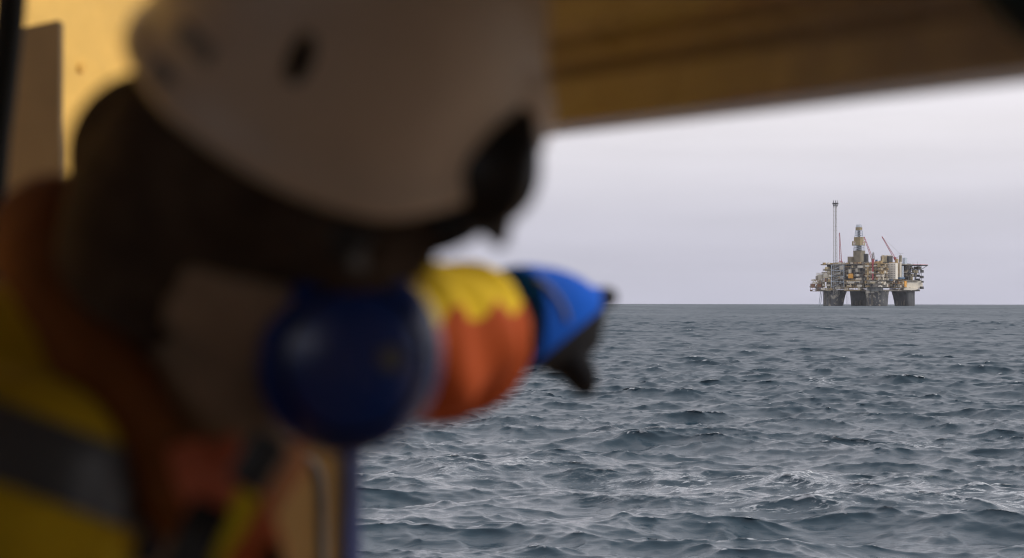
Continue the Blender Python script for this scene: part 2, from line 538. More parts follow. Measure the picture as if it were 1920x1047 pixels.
for a, b, m in ((-Q, -Q, M_leg), (Q, -Q, M_leg), (Q, Q, M_leg_shade), (-Q, Q, M_leg_shade)):
    lg = leg(a, b, m)
    bm = bmesh.new()
    for i in range(5):                      # riser pipes and ladders down the shaft
        u = rnd.uniform(-7, 7)
        add_bar(bm, RO + E1 * (a + u) + E2 * (b - 11.0) + UZ * 1, RO + E1 * (a + u) + E2 * (b - 11.0) + UZ * 21, 0.32)
    build('riser_pipe', bm, M_grey, lg)
    if (a, b) == (Q, -Q):                   # the front leg carries pale plating up to the deck
        bm = bmesh.new()
        for i in range(3):
            add_box(bm, RO + E1 * (a - 6 + 6 * i) + E2 * (b - 11.3) + UZ * (22.5 + rnd.uniform(-2, 1)), E1 * 2.6, E2 * 0.3, UZ * 4.5)
        build('plating', bm, M_white, lg)

# decks
bm = bmesh.new()
S0 = 44.0
for z, s, t in ((gz(826), 43.6, 0.9), (gz(742), 44.4, 0.6), (gz(672), 43.0, 0.5), (gz(606), 43.8, 0.6)):
    add_box(bm, RO + UZ * z, E1 * s, E2 * s, UZ * t)
build('deck_plate', bm, M_grey, rig)
bm = bmesh.new()
add_box(bm, RO + UZ * (gz(700)), E1 * 38, E2 * 38, UZ * 15.5)  # dark core: shadow between the open modules put into its colour
build('shadow_core', bm, M_dark, rig)

def rack(zx0, zx1, zy0, zy1, k, inset, seed, floors=4, posts=5, density=1.0, m=M_grey, name='process_module', palette=EQUIP):
    """Open steel module: frame with floors, and its machinery as one mass."""
    r = random.Random(seed)
    a, b = block_axes(zx0, zx1, k)
    X = gx((zx0 + zx1) / 2)
    Y = front(X) + inset + 0.62 * (a * abs(E1.y) + b * E2.y)
    z0, z1 = gz(zy1), gz(zy0)
    c = RO + Vector((X, Y, 0))
    bm = bmesh.new()
    for i in range(floors + 1):
        z = z0 + (z1 - z0) * i / floors
        add_box(bm, c + UZ * z, E1 * (a + .2), E2 * (b + .2), UZ * 0.28)
        for s in (-1, 1):                    # handrails
            if i > 0: add_bar(bm, c + E1 * -a - E2 * b + UZ * (z + 1.1), c + E1 * a - E2 * b + UZ * (z + 1.1), 0.09, 4)
    for i in range(posts + 1):
        u = -a + 2 * a * i / posts
        add_bar(bm, c + E1 * u - E2 * b + UZ * z0, c + E1 * u - E2 * b + UZ * z1, 0.3, 4)
        v = -b + 2 * b * i / posts
        add_bar(bm, c + E1 * a + E2 * v + UZ * z0, c + E1 * a + E2 * v + UZ * z1, 0.3, 4)
        if i < posts:
            u2 = -a + 2 * a * (i + 1) / posts
            f = r.randrange(floors)
            za, zb = z0 + (z1 - z0) * f / floors, z0 + (z1 - z0) * (f + 1) / floors
            add_bar(bm, c + E1 * u - E2 * b + UZ * za, c + E1 * u2 - E2 * b + UZ * zb, 0.22, 4)
    fr = build(name, bm, m, rig)
    bm = bmesh.new()
    n = int(density * floors * (a + b) * 0.68)
    for i in range(n):
        f = r.randrange(floors)
        za = z0 + (z1 - z0) * f / floors; hh = (z1 - z0) / floors
        on_left = r.random() < a / (a + b)
        h = r.uniform(0.3, 0.9) * hh
        w = r.uniform(0.9, 3.6); dp = r.uniform(0.6, 1.8)
        if on_left: p = c + E1 * r.uniform(-a, a) + E2 * (-b + r.uniform(0.2, 2.5))
        else: p = c + E1 * (a - r.uniform(0.2, 2.5)) + E2 * r.uniform(-b, b)
        mi = r.randrange(len(palette))
        kind = r.random()
        if kind < 0.5: add_box(bm, p + UZ * (za + h / 2 + .2), E1 * w, E2 * dp, UZ * (h / 2), mi)
        elif kind < 0.72:
            q = p + UZ * (za + r.uniform(.6, hh - .3)); L = (E1 if on_left else E2) * r.uniform(2, 6)
            add_bar(bm, q - L, q + L, r.uniform(0.18, 0.5), 6, mi)
        elif kind < 0.88: add_bar(bm, p + UZ * za, p + UZ * (za + hh), r.uniform(0.25, 0.8), 7, mi)
        else: add_bar(bm, p - E1 * 1.8 + UZ * (za + 1.5), p + E1 * 1.8 + UZ * (za + 1.5), r.uniform(0.8, 1.5), 10, mi)
    eq = build('machinery', bm, palette, fr)
    eq['kind'] = 'stuff'
    return fr

rack(205, 300, 645, 825, .7, -2.0, 1, 5, 4, 1.2, M_beige)
rack(285, 415, 612, 815, .7, -1.0, 2, 5, 5, 1.2, M_grey)
rack(385, 560, 742, 826, .75, -3.0, 3, 3, 7, 1.2, M_tan)
rack(400, 580, 604, 742, .75, 0.0, 4, 4, 6, 1.2, M_grey)
rack(560, 740, 604, 742, .7, -3.0, 5, 5, 6, 1.3, M_tan)
rack(560, 760, 742, 800, .6, -5.0, 6, 2, 6, 1.3, M_grey)
rack(740, 905, 738, 800, .25, -3.0, 7, 2, 5, 1.2, M_tan)
rack(760, 1000, 798, 828, .2, -1.0, 8, 1, 8, 1.1, M_brown)
rack(870, 1030, 612, 738, .25, 2.0, 9, 4, 6, 0.9, M_dark, palette=[M_dark, M_grey, M_dark, M_olive, M_beige])
# left wing
rack(150, 218, 682, 740, .75, -2.0, 10, 1, 4, 1.0, M_white, 'outer_walkway')
rack(98, 206, 770, 832, .75, -4.0, 11, 2, 4, 1.4, M_brown, 'outer_walkway', [M_brown, M_brown, M_dark, M_grey])
rack(112, 206, 738, 772, .7, -3.0, 12, 1, 4, 0.8, M_tan, 'outer_walkway')
part('lifeboat_station', M_white, [(105, 140, 732, 745, .7, -5), (168, 205, 690, 733, .7, -1)])
part('roof_cabin', M_beige, [(222, 262, 625, 662, .6, 0)])
part('vent_hood', M_dark, [(202, 222, 648, 657, .6, 0)])
part('storage_shelter', M_orange, [(418, 460, 686, 725, .9, -4.5)])
part('storage_tank', M_white, [(484, 514, 690, 709, .7, -4), (420, 446, 650, 682, .7, -3)])
part('stair_shaft', M_dark, [(556, 572, 716, 790, .6, -6)])
part('stair_shaft', M_tan, [(570, 596, 608, 740, .6, -5)])
# front corner plates
bm = bmesh.new()
block(bm, 570, 705, 765, 830, .85, -5.0, 0)
build('leg_head', bm, mat('pale stained plating', (0.30, 0.30, 0.29), 0.8, 0.25, 0.15, stain=((0.08, 0.08, 0.085), 0.13, 0.52)), rig)
part('control_cabin', M_white, [(624, 660, 748, 783, .7, -8), (690, 722, 760, 782, .7, -8)])

# living quarters: pale front with its rows of windows
bm = bmesh.new()
qx, qy, qa, qb, qz0, qz1 = block(bm, 730, 826, 597, 733, .80, -6.0)
quarters = build('living_quarters', bm, M_cream, rig)
wbm = bmesh.new()
add_box(wbm, (0, 0, 0), E1 * 0.45, E2 * 0.06, UZ * 0.5)
wme = bm_mesh(wbm, 'window'); wme.materials.append(M_grey)
qc = RO + Vector((qx, qy, 0))
for i in range(6):
    for j in range(7):
        o = link('window', wme, quarters)
        o.location = qc + E1 * (-qa + (i + .7) * 2 * qa / 6.6) - E2 * (qb + .02) + UZ * (qz0 + (j + .6) * (qz1 - qz0) / 7.4)
bm = bmesh.new()
block(bm, 730, 828, 592, 597, .80, -6.0)
build('parapet', bm, M_tan, quarters)
part('stair_tower', M_tan, [(806, 832, 560, 735, .4, -2)])
part('exhaust_stack', M_white, [(836, 858, 585, 735, .5, -4)])
part('exhaust_stack', M_pale, [(856, 876, 620, 725, .5, -2)])
part('awning', M_blue, [(820, 886, 716, 728, .4, -8), (745, 785, 737, 744, .6, -9)])
# lower accommodation, white and rust-streaked
part('hull_module', M_white, [(800, 1042, 740, 808, .14, -5)])
part('hull_module', M_white, [(860, 1000, 806, 822, .14, -6)])
part('fire_door', M_orange, [(879, 901, 748, 796, .2, -12)])
part('boat_davit', M_dark, [(1020, 1050, 648, 672, .3, 0), (1020, 1050, 698, 720, .3, 0), (1030, 1050, 742, 757, .3, 0), (1018, 1050, 790, 812, .3, 0), (985, 1015, 815, 832, .3, -2)])
# helideck with its struts and net
bm = bmesh.new()
hc = RO + Vector((gx(982), front(gx(960)) + 18, gz(609)))
n = 8
ring = [hc + Vector((math.cos(2 * math.pi * (i + .5) / n) * 16.2, math.sin(2 * math.pi * (i + .5) / n) * 16.2, 0)) for i in range(n)]
f0 = [bm.verts.new(p - UZ * 0.6) for p in ring]; f1 = [bm.verts.new(p + UZ * 0.6) for p in ring]
for i in range(n): bm.faces.new((f0[i], f0[(i + 1) % n], f1[(i + 1) % n], f1[i]))
bm.faces.new(f0[::-1]); bm.faces.new(f1)
heli = build('helideck', bm, M_dark, rig)
bm = bmesh.new()
for p in ring: add_bar(bm, p, hc + (p - hc) * 0.35 - UZ * 6.5, 0.35, 5)
build('strut', bm, M_grey, heli)
bm = bmesh.new()
for i in range(n): add_bar(bm, ring[i] * 1 + UZ * .6, ring[(i + 1) % n] + UZ * .6, 0.35, 5)
build('edge_rail', bm, M_red, heli)
part('helideck_cabin', M_pale, [(868, 906, 548, 604, .5, 6)])
part('crane_house', M_olive, [(838, 862, 530, 585, .5, 0)])
# exhaust rack on the roof
for i in range(8):
    bm = bmesh.new()
    X = gx(697 + i * 11.5)
    add_bar(bm, RO + Vector((X, front(X) + 10, gz(592))), RO + Vector((X, front(X) + 10, gz(532))), 0.72, 7)
    build('vent_pipe', bm, M_beige, rig)
part('vent_rack', M_dark, [(685, 784, 540, 596, .7, 10)])
part('roof_equipment', M_tan, [(668, 700, 580, 604, .7, 0), (636, 672, 585, 606, .6, 4)])
part('roof_equipment', M_blue, [(640, 660, 570, 588, .6, 6)])

# lattice mast helper
def lattice(bm, c0, c1, w0, w1, cells, r, legs=4, braces=True):
    c0, c1 = Vector(c0), Vector(c1)
    cs = [(math.cos(2 * math.pi * (i + .5) / legs), math.sin(2 * math.pi * (i + .5) / legs)) for i in range(legs)]
    def P(i, t):
        w = (w0 + (w1 - w0) * t) * 0.7071
        return c0 + (c1 - c0) * t + Vector((cs[i][0] * w * 1.0, cs[i][1] * w, 0))
    for i in range(legs): add_bar(bm, P(i, 0), P(i, 1), r * 1.35, 5)
    for k in range(cells):
        t0, t1 = k / cells, (k + 1) / cells
        for i in range(legs):
            j = (i + 1) % legs
            add_bar(bm, P(i, t1), P(j, t1), r, 4)
            if braces:
                add_bar(bm, P(i, t0), P(j, t1), r * 0.8, 4)

# derrick
DX = 506
DY = front(gx(DX)) + 26
bm = bmesh.new()
def dblock(bm, zx0, zx1, zy0, zy1, taper=1.0, mi=0):
    X = gx((zx0 + zx1) / 2); w = (zx1 - zx0) * RIG_S / (E1.x + E2.x)
    lo, hi = [], []
    for z, k, lst in ((gz(zy1), 1.0, lo), (gz(zy0), taper, hi)):
        for sx, sy in ((-1, -1), (1, -1), (1, 1), (-1, 1)):
            lst.append(bm.verts.new(RO + Vector((X, DY, z)) + E1 * (sx * w / 2 * k) + E2 * (sy * w / 2 * k)))
    for i in range(4):
        bm.faces.new((lo[i], lo[(i + 1) % 4], hi[(i + 1) % 4], hi[i])).material_index = mi
    bm.faces.new(lo[::-1]).material_index = mi; bm.faces.new(hi).material_index = mi
dblock(bm, 458, 558, 488, 606)
derrick = build('derrick', bm, M_olive, rig)
bm = bmesh.new(); dblock(bm, 447, 558, 408, 446, .96)
build('wind_wall', bm, mat('ochre wind wall', (0.30, 0.23, 0.11), 0.7, 0.1, 0.2), derrick)
bm = bmesh.new(); dblock(bm, 463, 546, 374, 410, .97)
build('wind_wall', bm, mat('ochre wind wall', (0.30, 0.23, 0.11), 0.7, 0.1, 0.2), derrick)
bm = bmesh.new(); dblock(bm, 477, 534, 291, 317, .98)
build('crown_cladding', bm, MATS['ochre wind wall'], derrick)
bm = bmesh.new()
lattice(bm, RO + Vector((gx(DX), DY, gz(490))), RO + Vector((gx(DX), DY, gz(444))), 13.0, 12.2, 3, 0.32)
build('lattice', bm, M_pale, derrick); bm = bmesh.new()
lattice(bm, RO + Vector((gx(505), DY, gz(376))), RO + Vector((gx(505), DY, gz(316))), 10.3, 8.2, 4, 0.28)
build('lattice', bm, M_pale, derrick); bm = bmesh.new()
lattice(bm, RO + Vector((gx(505), DY, gz(292))), RO + Vector((gx(505), DY, gz(270))), 6.6, 5.8, 2, 0.3)
build('lattice', bm, M_pale, derrick)
bm = bmesh.new(); dblock(bm, 485, 527, 446, 490)
build('hoist', bm, M_dark, derrick)
bm = bmesh.new(); dblock(bm, 494, 516, 317, 372)
build('hoist', bm, M_dark, derrick)
part('drill_cabin', M_olive, [(411, 462, 540, 610, .6, 14)])
part('drill_cabin', M_dark, [(545, 585, 518, 606, .6, 16)])
part('drill_floor', M_brown, [(440, 575, 590, 612, .7, 8)])
# emblem plates on the wind wall: white square with a red drop
for u, mdir in ((-0.5, 0), (0.35, 1)):
    w = (558 - 447) * RIG_S / (E1.x + E2.x) / 2
    if mdir == 0: pc = RO + Vector((gx(502.5), DY, gz(425))) - E2 * (w + .1) + E1 * (-2.6); s1, s2 = E1, -E2
    else: pc = RO + Vector((gx(502.5), DY, gz(425))) + E1 * (w + .1) + E2 * 1.8; s1, s2 = E2, E1
    bm = bmesh.new(); add_box(bm, pc, s1 * 1.7, s2 * 0.12, UZ * 1.9)
    pl = build('emblem_plate', bm, M_white, derrick)
    bm = bmesh.new()
    c = pc + s2 * 0.16 + UZ * .5
    add_bar(bm, c - s2 * .03, c + s2 * .05, 0.75, 12)
    build('emblem_mark', bm, M_red, pl)

# flare tower: slim lattice from the lower deck with its burner platform
FY = front(gx(308)) - 7
bm = bmesh.new()
lattice(bm, RO + Vector((gx(311), FY, gz(860))), RO + Vector((gx(308), FY, gz(96))), 5.0, 3.8, 24, 0.15, 4)
add_bar(bm, RO + Vector((gx(316), FY - 2.4, gz(890))), RO + Vector((gx(312), FY - 2, gz(100))), 0.36, 6)
ft = build('flare_tower', bm, mat('pale flare steel', (0.36, 0.34, 0.30), 0.6, 0.1, 0.2), rig)
bm = bmesh.new()
lattice(bm, RO + Vector((gx(311), FY, gz(120))), RO + Vector((gx(311), FY, gz(92))), 3.6, 7.0, 2, 0.26)
add_box(bm, RO + Vector((gx(311), FY, gz(90))), (3.7, 0, 0), (0, 3.7, 0), (0, 0, .4))
for dx in (-2.4, 0, 2.2): add_bar(bm, RO + Vector((gx(311) + dx, FY, gz(90))), RO + Vector((gx(311) + dx, FY, gz(66))), .38, 6)
build('burner_platform', bm, M_dark, ft)
bm = bmesh.new()
lattice(bm, RO + Vector((gx(330), FY + 4, gz(800))), RO + Vector((gx(330), FY + 4, gz(612))), 15.5, 15.5, 4, 0.30)
build('support_frame', bm, M_pale, ft)

# cranes
def crane(base, head, tip, w, name_house=True, ped=None):
    bm = bmesh.new()
    base, head, tip = Vector(base), Vector(head), Vector(tip)
    if ped: add_bar(bm, base, head, ped, 10)
    add_bar(bm, head - UZ * 1.2, head + UZ * 2.4, max(ped or 1.0, 1.0) * 1.5, 10)
    cr_ = build('crane', bm, M_red, rig)
    bm = bmesh.new()
    d = (tip - head).normalized(); s = Vector((0, 1, 0)); t = d.cross(s).normalized()
    L = (tip - head).length
    for a_, b_ in ((-1, -1), (1, -1), (1, 1), (-1, 1)):
        add_bar(bm, head + s * (a_ * w) + t * (b_ * w), tip + s * (a_ * w * .35) + t * (b_ * w * .35), 0.3, 5)
    nb = int(L / 2.2)
    for i in range(nb):
        f0, f1 = i / nb, (i + 1) / nb
        w0, w1 = w * (1 - .65 * f0), w * (1 - .65 * f1)
        p0, p1 = head + d * L * f0, head + d * L * f1
        sg = 1 if i % 2 else -1
        add_bar(bm, p0 - s * w0 + t * (sg * w0), p1 - s * w1 - t * (sg * w1), 0.2, 4)
        add_bar(bm, p0 + s * w0 + t * (sg * w0), p1 + s * w1 - t * (sg * w1), 0.2, 4)
        add_bar(bm, p0 + s * (sg * w0) + t * w0, p1 - s * (sg * w1) + t * w1, 0.2, 4)
    build('boom', bm, M_red, cr_)
    return cr_
CY = front(gx(354)) + 12
crane(RP(354, 606, CY), RP(354, 596, CY), RP(343, 336, CY), 1.25, ped=1.6)
CY = front(gx(620)) - 4
c2 = crane(RP(620, 745, CY), RP(621, 580, CY), RP(549, 380, CY + 6), 1.15, ped=1.25)
bm = bmesh.new(); lattice(bm, RP(622, 572, CY), RP(625, 512, CY), 3.6, 1.2, 4, .25)
build('mast', bm, M_grey, c2)
CY = front(gx(800)) + 10
c3 = crane(RP(812, 590, CY), RP(806, 562, CY), RP(697, 372, CY), 1.05, ped=1.0)
bm = bmesh.new(); add_bar(bm, RP(697, 374, CY), RP(852, 522, CY), .12, 4); add_bar(bm, RP(852, 522, CY), RP(806, 562, CY), .2, 4); add_bar(bm, RP(800, 520, CY), RP(876, 514, CY), .14, 4)
build('stay_cable', bm, M_grey, c3)
# risers reaching the water
for u in (0, 2.0):
    bm = bmesh.new()
    add_bar(bm, RO + Vector((gx(184) + u, front(gx(184)) + 6, gz(830))), RO + Vector((gx(165) + u, front(gx(165)) + 6, -3)), 0.36, 5)
    build('conductor_pipe', bm, M_pale, rig)
for zx in (400, 406, 420):
    bm = bmesh.new()
    add_bar(bm, RO + Vector((gx(zx), 0, gz(830))), RO + Vector((gx(zx), 0, -3)), 0.15, 4)
    build('mooring_line', bm, M_grey, rig)
# lamps, masts and rails along the roof line
for i in range(26):
    bm = bmesh.new()
    zx = rnd.uniform(225, 1000); X = gx(zx)
    add_bar(bm, RO + Vector((X, front(X) + 6, gz(606))), RO + Vector((X, front(X) + 6, gz(606) + rnd.uniform(1.5, 5))), 0.16, 4)
    build('antenna', bm, M_grey, rig)
for i in range(14):
    bm = bmesh.new()
    zx = 215 + i * 33; X = gx(zx)
    add_box(bm, RO + Vector((X, front(X) + rnd.uniform(2, 8), gz(606) + 1.2)), E1 * rnd.uniform(1, 2.5), E2 * 1.4, UZ * rnd.uniform(.7, 1.8), rnd.randrange(3))
    build('deck_container', bm, [M_tan, M_white, M_grey], rig)

# the survey above looks square on along the sight line from the ship
rig.rotation_euler.z = -math.atan2(RIG_X, RIG_D)
# ------------------------------------------------------------------ the ship: deck shelter with a low opening
DECK = EYE - 1.42
M_yel = mat('yellow ship paint', (0.76, 0.455, 0.085), 0.38, 0.06, 5.0, bump=0.002, bscale=25, stain=((0.42, 0.24, 0.06), 3.0, 0.66))
M_ochre = mat('ochre ship paint', (0.33, 0.275, 0.23), 0.27, 0.10, 4.0, bump=0.004, bscale=30, stain=((0.17, 0.14, 0.11), 2.0, 0.60))
M_cream2 = mat('cream interior paint', (0.62, 0.48, 0.32), 0.5, 0.06, 3.0)
M_deck = mat('brown deck coating', (0.30, 0.20, 0.12), 0.7, 0.15, 3.0, bump=0.003, bscale=60)
M_navy = mat('navy blue paint', (0.018, 0.028, 0.11), 0.4, 0.15, 6.0)
M_taupe = mat('taupe surface', (0.15, 0.095, 0.042), 0.6, 0.08, 4.0, spec=0.15)
M_black = mat('black rubber', (0.010, 0.010, 0.010), 0.75, 0.2, 20.0, spec=0.12)
M_teal = mat('dark teal rubber', (0.008, 0.022, 0.024), 0.5, 0.2, 10.0)
M_beige2 = mat('beige panel paint', (0.25, 0.185, 0.125), 0.5, 0.06, 3.0)

P1 = Vector((V(1000, 245, 1.75).x, 1.75, 0)); HEAD_Z = V(1000, 245, 1.75).z
P2 = Vector((V(1920, 135, 1.302).x, 1.302, 0))
HD = (P2 - P1).normalized()                       # along the opening, to the right and nearer
HN = Vector((-HD.y, HD.x, 0))                     # outward, over the sea
if HN.y < 0: HN = -HN
def S(t, n, z): return P1 + HD * t + HN * n + Vector((0, 0, z))   # t along the opening from P1, n outward
T_JAMB, T_LEFT, T_RIGHT, ROOF = -0.325, -0.66, 1.0, EYE + 0.80

deck = bmesh.new()
add_box(deck, S(1.0, -1.2, DECK - 0.06), HD * 5.2, HN * 4.6, UZ * 0.06)
deck = build('deck', deck, M_deck)
tag(deck, 'brown coated steel deck under the shelter', None, None, 'structure')

shelter = empty('deck_shelter', S(0, -1.0, DECK))
tag(shelter, 'ochre painted steel shelter whose low slanting beam frames the sea view', 'shelter')
def wall(name, t0, t1, n0, n1, z0, z1, m, bevel=0.0, parent=shelter):
    bm = bmesh.new()
    add_box(bm, S((t0 + t1) / 2, (n0 + n1) / 2, (z0 + z1) / 2), HD * ((t1 - t0) / 2), HN * ((n1 - n0) / 2), UZ * ((z1 - z0) / 2), 0, bevel)
    return build(name, bm, m, parent)
# the beam over the opening: lip, web, rounded step and upper web, extruded along the opening
prof = [(0.000, 0.000), (-0.016, 0.000), (-0.020, 0.006), (-0.020, 0.040), (-0.012, 0.046), (-0.009, 0.050), (-0.005, 0.058), (-0.008, 0.068), (-0.022, 0.078), (-0.030, 0.086), (-0.034, 0.16), (-0.034, ROOF - HEAD_Z - 0.002), (0.07, ROOF - HEAD_Z - 0.002), (0.07, 0.012), (0.05, 0.0)]
bm = bmesh.new()
NT = 60
rows = []
for i in range(NT + 1):
    t = T_LEFT + (T_RIGHT + 2.4 - T_LEFT) * i / NT
    rows.append([bm.verts.new(S(t, n + 0.0012 * math.sin(i * 1.1 + z * 30), HEAD_Z + z)) for n, z in prof])
for r0, r1 in zip(rows, rows[1:]):
    for j in range(len(prof)):
        bm.faces.new((r0[j], r0[(j + 1) % len(prof)], r1[(j + 1) % len(prof)], r1[j]))
bm.faces.new(rows[0][::-1]); bm.faces.new(rows[-1])
beam = build('overhead_beam', bm, M_ochre, shelter)
bm = bmesh.new()
for i in range(9):
    add_bar(bm, S(-0.5 + i * 0.35, -0.036, HEAD_Z + 0.24), S(-0.5 + i * 0.35, -0.046, HEAD_Z + 0.24), 0.012, 6)
    b_ = build('bolt', bm, M_ochre, beam); bm = bmesh.new()
bm.free()
wall('roof', T_LEFT - 0.05, 4.0, -3.6, 0.10, ROOF, ROOF + 0.05, M_ochre)
wall('sill_wall', T_JAMB, 4.0, -0.03, 0.03, DECK + 0.002, DECK + 0.95, M_beige2)
wall('sill_cap', T_JAMB + 0.025, 3.998, -0.05, 0.05, DECK + 0.952, DECK + 0.985, M_navy, 0.008)
wall('side_panel', T_LEFT, T_JAMB - 0.017, -0.008, 0.008, DECK + 0.002, HEAD_Z - 0.002, M_beige2)
wall('end_panel', T_RIGHT, 4.0, -0.02, 0.02, DECK + 0.987, HEAD_Z - 0.002, M_ochre)
wall('jamb_post', T_JAMB - 0.015, T_JAMB + 0.009, -0.012, 0.012, DECK + 0.002, HEAD_Z - 0.002, M_navy, 0.006)
wall('corner_post', T_LEFT - 0.04, T_LEFT - 0.002, -0.04, 0.04, DECK + 0.002, ROOF - 0.002, M_ochre, 0.006)
wall('aft_wall', 4.0, 4.05, -3.6, 0.10, DECK + 0.002, ROOF - 0.002, M_cream2)
# unseen inboard wall; its long opening is added to light the helmet and cup
for t0, t1, z0, z1 in ((T_LEFT - 0.05, 0.6, DECK + .002, ROOF - .002), (3.9, 3.998, DECK + .002, ROOF - .002), (0.602, 3.898, DECK + .002, EYE - .45), (0.602, 3.898, EYE + .72, ROOF - .002)):
    wall('inner_wall', t0, t1, -3.65, -3.602, z0, z1, M_cream2)
wall('forward_wall', T_LEFT - 0.05, T_LEFT, -3.6, -1.25, DECK + 0.002, ROOF - 0.002, M_cream2)
wall('door_head', T_LEFT - 0.05, T_LEFT, -1.248, -0.05, DECK + 2.05, ROOF - 0.002, M_ochre)
# curved cable clipped to the side panel
bm = bmesh.new()
pts = [V(530, 1180, 1.98), V(524, 960, 1.98), V(545, 880, 1.985), V(590, 858, 1.985), V(625, 890, 1.985), V(632, 1000, 1.985), V(632, 1180, 1.985)]
loft(bm, [(*(p - HN * 0.02), .007, .007) for p in pts], ref=HN, n=8, per=8)
cable = build('cable', bm, mat('grey cable', (0.10, 0.09, 0.08), 0.5), shelter, True)

# yellow bulkhead outside the forward door
YB = Vector((V(150, 300, 4.1).x, 4.1, 0)); YD = Vector((0.50, 0.87, 0)).normalized(); YN = Vector((0.87, -0.50, 0)).normalized()
def W(s, n, z): return YB + YD * s + YN * n + Vector((0, 0, z))
bulk = empty('bulkhead', W(0, 0, DECK))
tag(bulk, 'bright daylit yellow steel bulkhead at the upper left behind the helmet', 'bulkhead')
bm = bmesh.new()
add_box(bm, W(-1.25, -0.03, DECK + 1.3), YD * 1.75, YN * 0.03, UZ * 1.298)
plate = build('plate', bm, M_yel, bulk)
for s in (-2.1, -1.2, -0.35):
    bm = bmesh.new(); add_box(bm, W(s, 0.004, DECK + 1.3), YD * 0.012, YN * 0.004, UZ * 1.29)
    build('weld_seam', bm, M_yel, bulk)
bm = bmesh.new(); add_bar(bm, W(0.0, 0.002, V(150, 128, 4.1).z), W(0.0, 0.005, V(150, 128, 4.1).z), 0.011, 10)
build('bolt', bm, mat('orange primer', (0.76, 0.42, 0.06), 0.5), bulk)
# thin dark upright slab with a sloping top, set in front of it
slab_root = empty('slab', W(-0.2, 0.1, DECK))
tag(slab_root, 'tall dark taupe locker with a sloping top in front of the yellow bulkhead', 'slab')
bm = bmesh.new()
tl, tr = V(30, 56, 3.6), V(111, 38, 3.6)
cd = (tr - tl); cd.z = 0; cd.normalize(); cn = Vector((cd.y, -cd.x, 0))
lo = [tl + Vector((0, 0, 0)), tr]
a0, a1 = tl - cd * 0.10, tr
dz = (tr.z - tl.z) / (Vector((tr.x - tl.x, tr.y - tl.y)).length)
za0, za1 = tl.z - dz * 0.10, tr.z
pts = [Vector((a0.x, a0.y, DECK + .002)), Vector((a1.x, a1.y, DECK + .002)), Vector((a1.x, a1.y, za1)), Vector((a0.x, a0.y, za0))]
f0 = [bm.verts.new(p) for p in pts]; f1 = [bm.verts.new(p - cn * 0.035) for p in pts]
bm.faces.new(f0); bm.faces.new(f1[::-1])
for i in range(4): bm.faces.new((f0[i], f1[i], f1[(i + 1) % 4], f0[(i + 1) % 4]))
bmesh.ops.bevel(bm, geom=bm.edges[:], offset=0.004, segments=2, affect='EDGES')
build('body', bm, M_taupe, slab_root)
bm = bmesh.new()
q = Vector((a1.x, a1.y, DECK + 1.0)) - cd * 0.03 + cn * 0.012
add_box(bm, q, cd * 0.008, cn * 0.012, UZ * 0.05, 0, 0.003)
build('edge_block', bm, M_black, slab_root)

# black hose hanging at the left edge, dark teal hose at the upper right
bm = bmesh.new()
pts = [V(28, -620, 2.3), V(26, -200, 2.3), V(20, 0, 2.3), V(4, 160, 2.3), V(-14, 330, 2.3), V(-30, 700, 2.3), V(-26, 1400, 2.3), V(-20, 2660, 2.3)]
loft(bm, [(*p, .019, .019) for p in pts], ref=(0, 1, 0), n=12, per=6)
hose = build('hose', bm, M_black, None, True)
tag(hose, 'black rubber hose hanging at the far left edge in front of the locker', 'hose')
bm = bmesh.new()
pts = [V(1812, -640, 1.12), V(1822, -300, 1.12), V(1862, -60, 1.12), V(1937, 30, 1.12), V(2007, 70, 1.12), V(2132, 60, 1.12), V(2182, -150, 1.13), V(2192, -640, 1.14)]
loft(bm, [(*p, .017, .017) for p in pts], ref=(0, 1, 0), n=12, per=8)
hose2 = build('hose', bm, M_teal, None, True)
tag(hose2, 'dark teal hose loop hanging under the beam in the upper right corner', 'hose')
# ------------------------------------------------------------------ the person
M_helm = mat('off-white helmet plastic', (0.70, 0.57, 0.43), 0.42, 0.06, 8.0, stain=((0.46, 0.35, 0.25), 9.0, 0.58))
M_liner = mat('black foam liner', (0.015, 0.014, 0.013), 0.9, 0.2, 20)
M_hood = mat('black balaclava knit', (0.085, 0.060, 0.042), 0.95, 0.2, 30, bump=0.001, bscale=300, spec=0.12)
M_gait = mat('grey brown fleece', (0.34, 0.245, 0.165), 0.95, 0.12, 18, bump=0.001, bscale=250, sheen=0.2, spec=0.12)
M_skin = mat('skin', (0.46, 0.27, 0.19), 0.5, 0.06, 10)
M_hiviz = mat('yellow hi-vis cloth', (0.70, 0.55, 0.022), 0.8, 0.10, 9, bump=0.002, bscale=60, spec=0.12)
M_orng = mat('orange hi-vis cloth', (0.46, 0.085, 0.016), 0.8, 0.10, 9, bump=0.002, bscale=60, spec=0.12)
M_band = mat('grey reflective tape', (0.075, 0.077, 0.08), 0.45, 0.1, 12)
M_collar = mat('brown orange collar cloth', (0.22, 0.078, 0.022), 0.85, 0.15, 9, bump=0.002, bscale=60, spec=0.12)
M_glove = mat('blue glove cloth', (0.002, 0.050, 0.34), 0.9, 0.08, 14, bump=0.001, bscale=150, spec=0.12)
M_gblk = mat('black glove rubber', (0.010, 0.010, 0.012), 0.8, 0.2, 20, spec=0.08)
M_cup = mat('glossy blue plastic', (0.011, 0.047, 0.24), 0.27, 0.1, 6, coat=0.15, spec=0.6)
M_trou = mat('navy work trousers', (0.03, 0.035, 0.06), 0.85, 0.15, 9)
M_blk = mat('black plastic', (0.012, 0.012, 0.012), 0.4, 0.2, 12)
M_gstrap = mat('grey strap', (0.16, 0.16, 0.15), 0.7, 0.1, 12)
M_boot = mat('black boot leather', (0.02, 0.018, 0.016), 0.5, 0.2, 12)

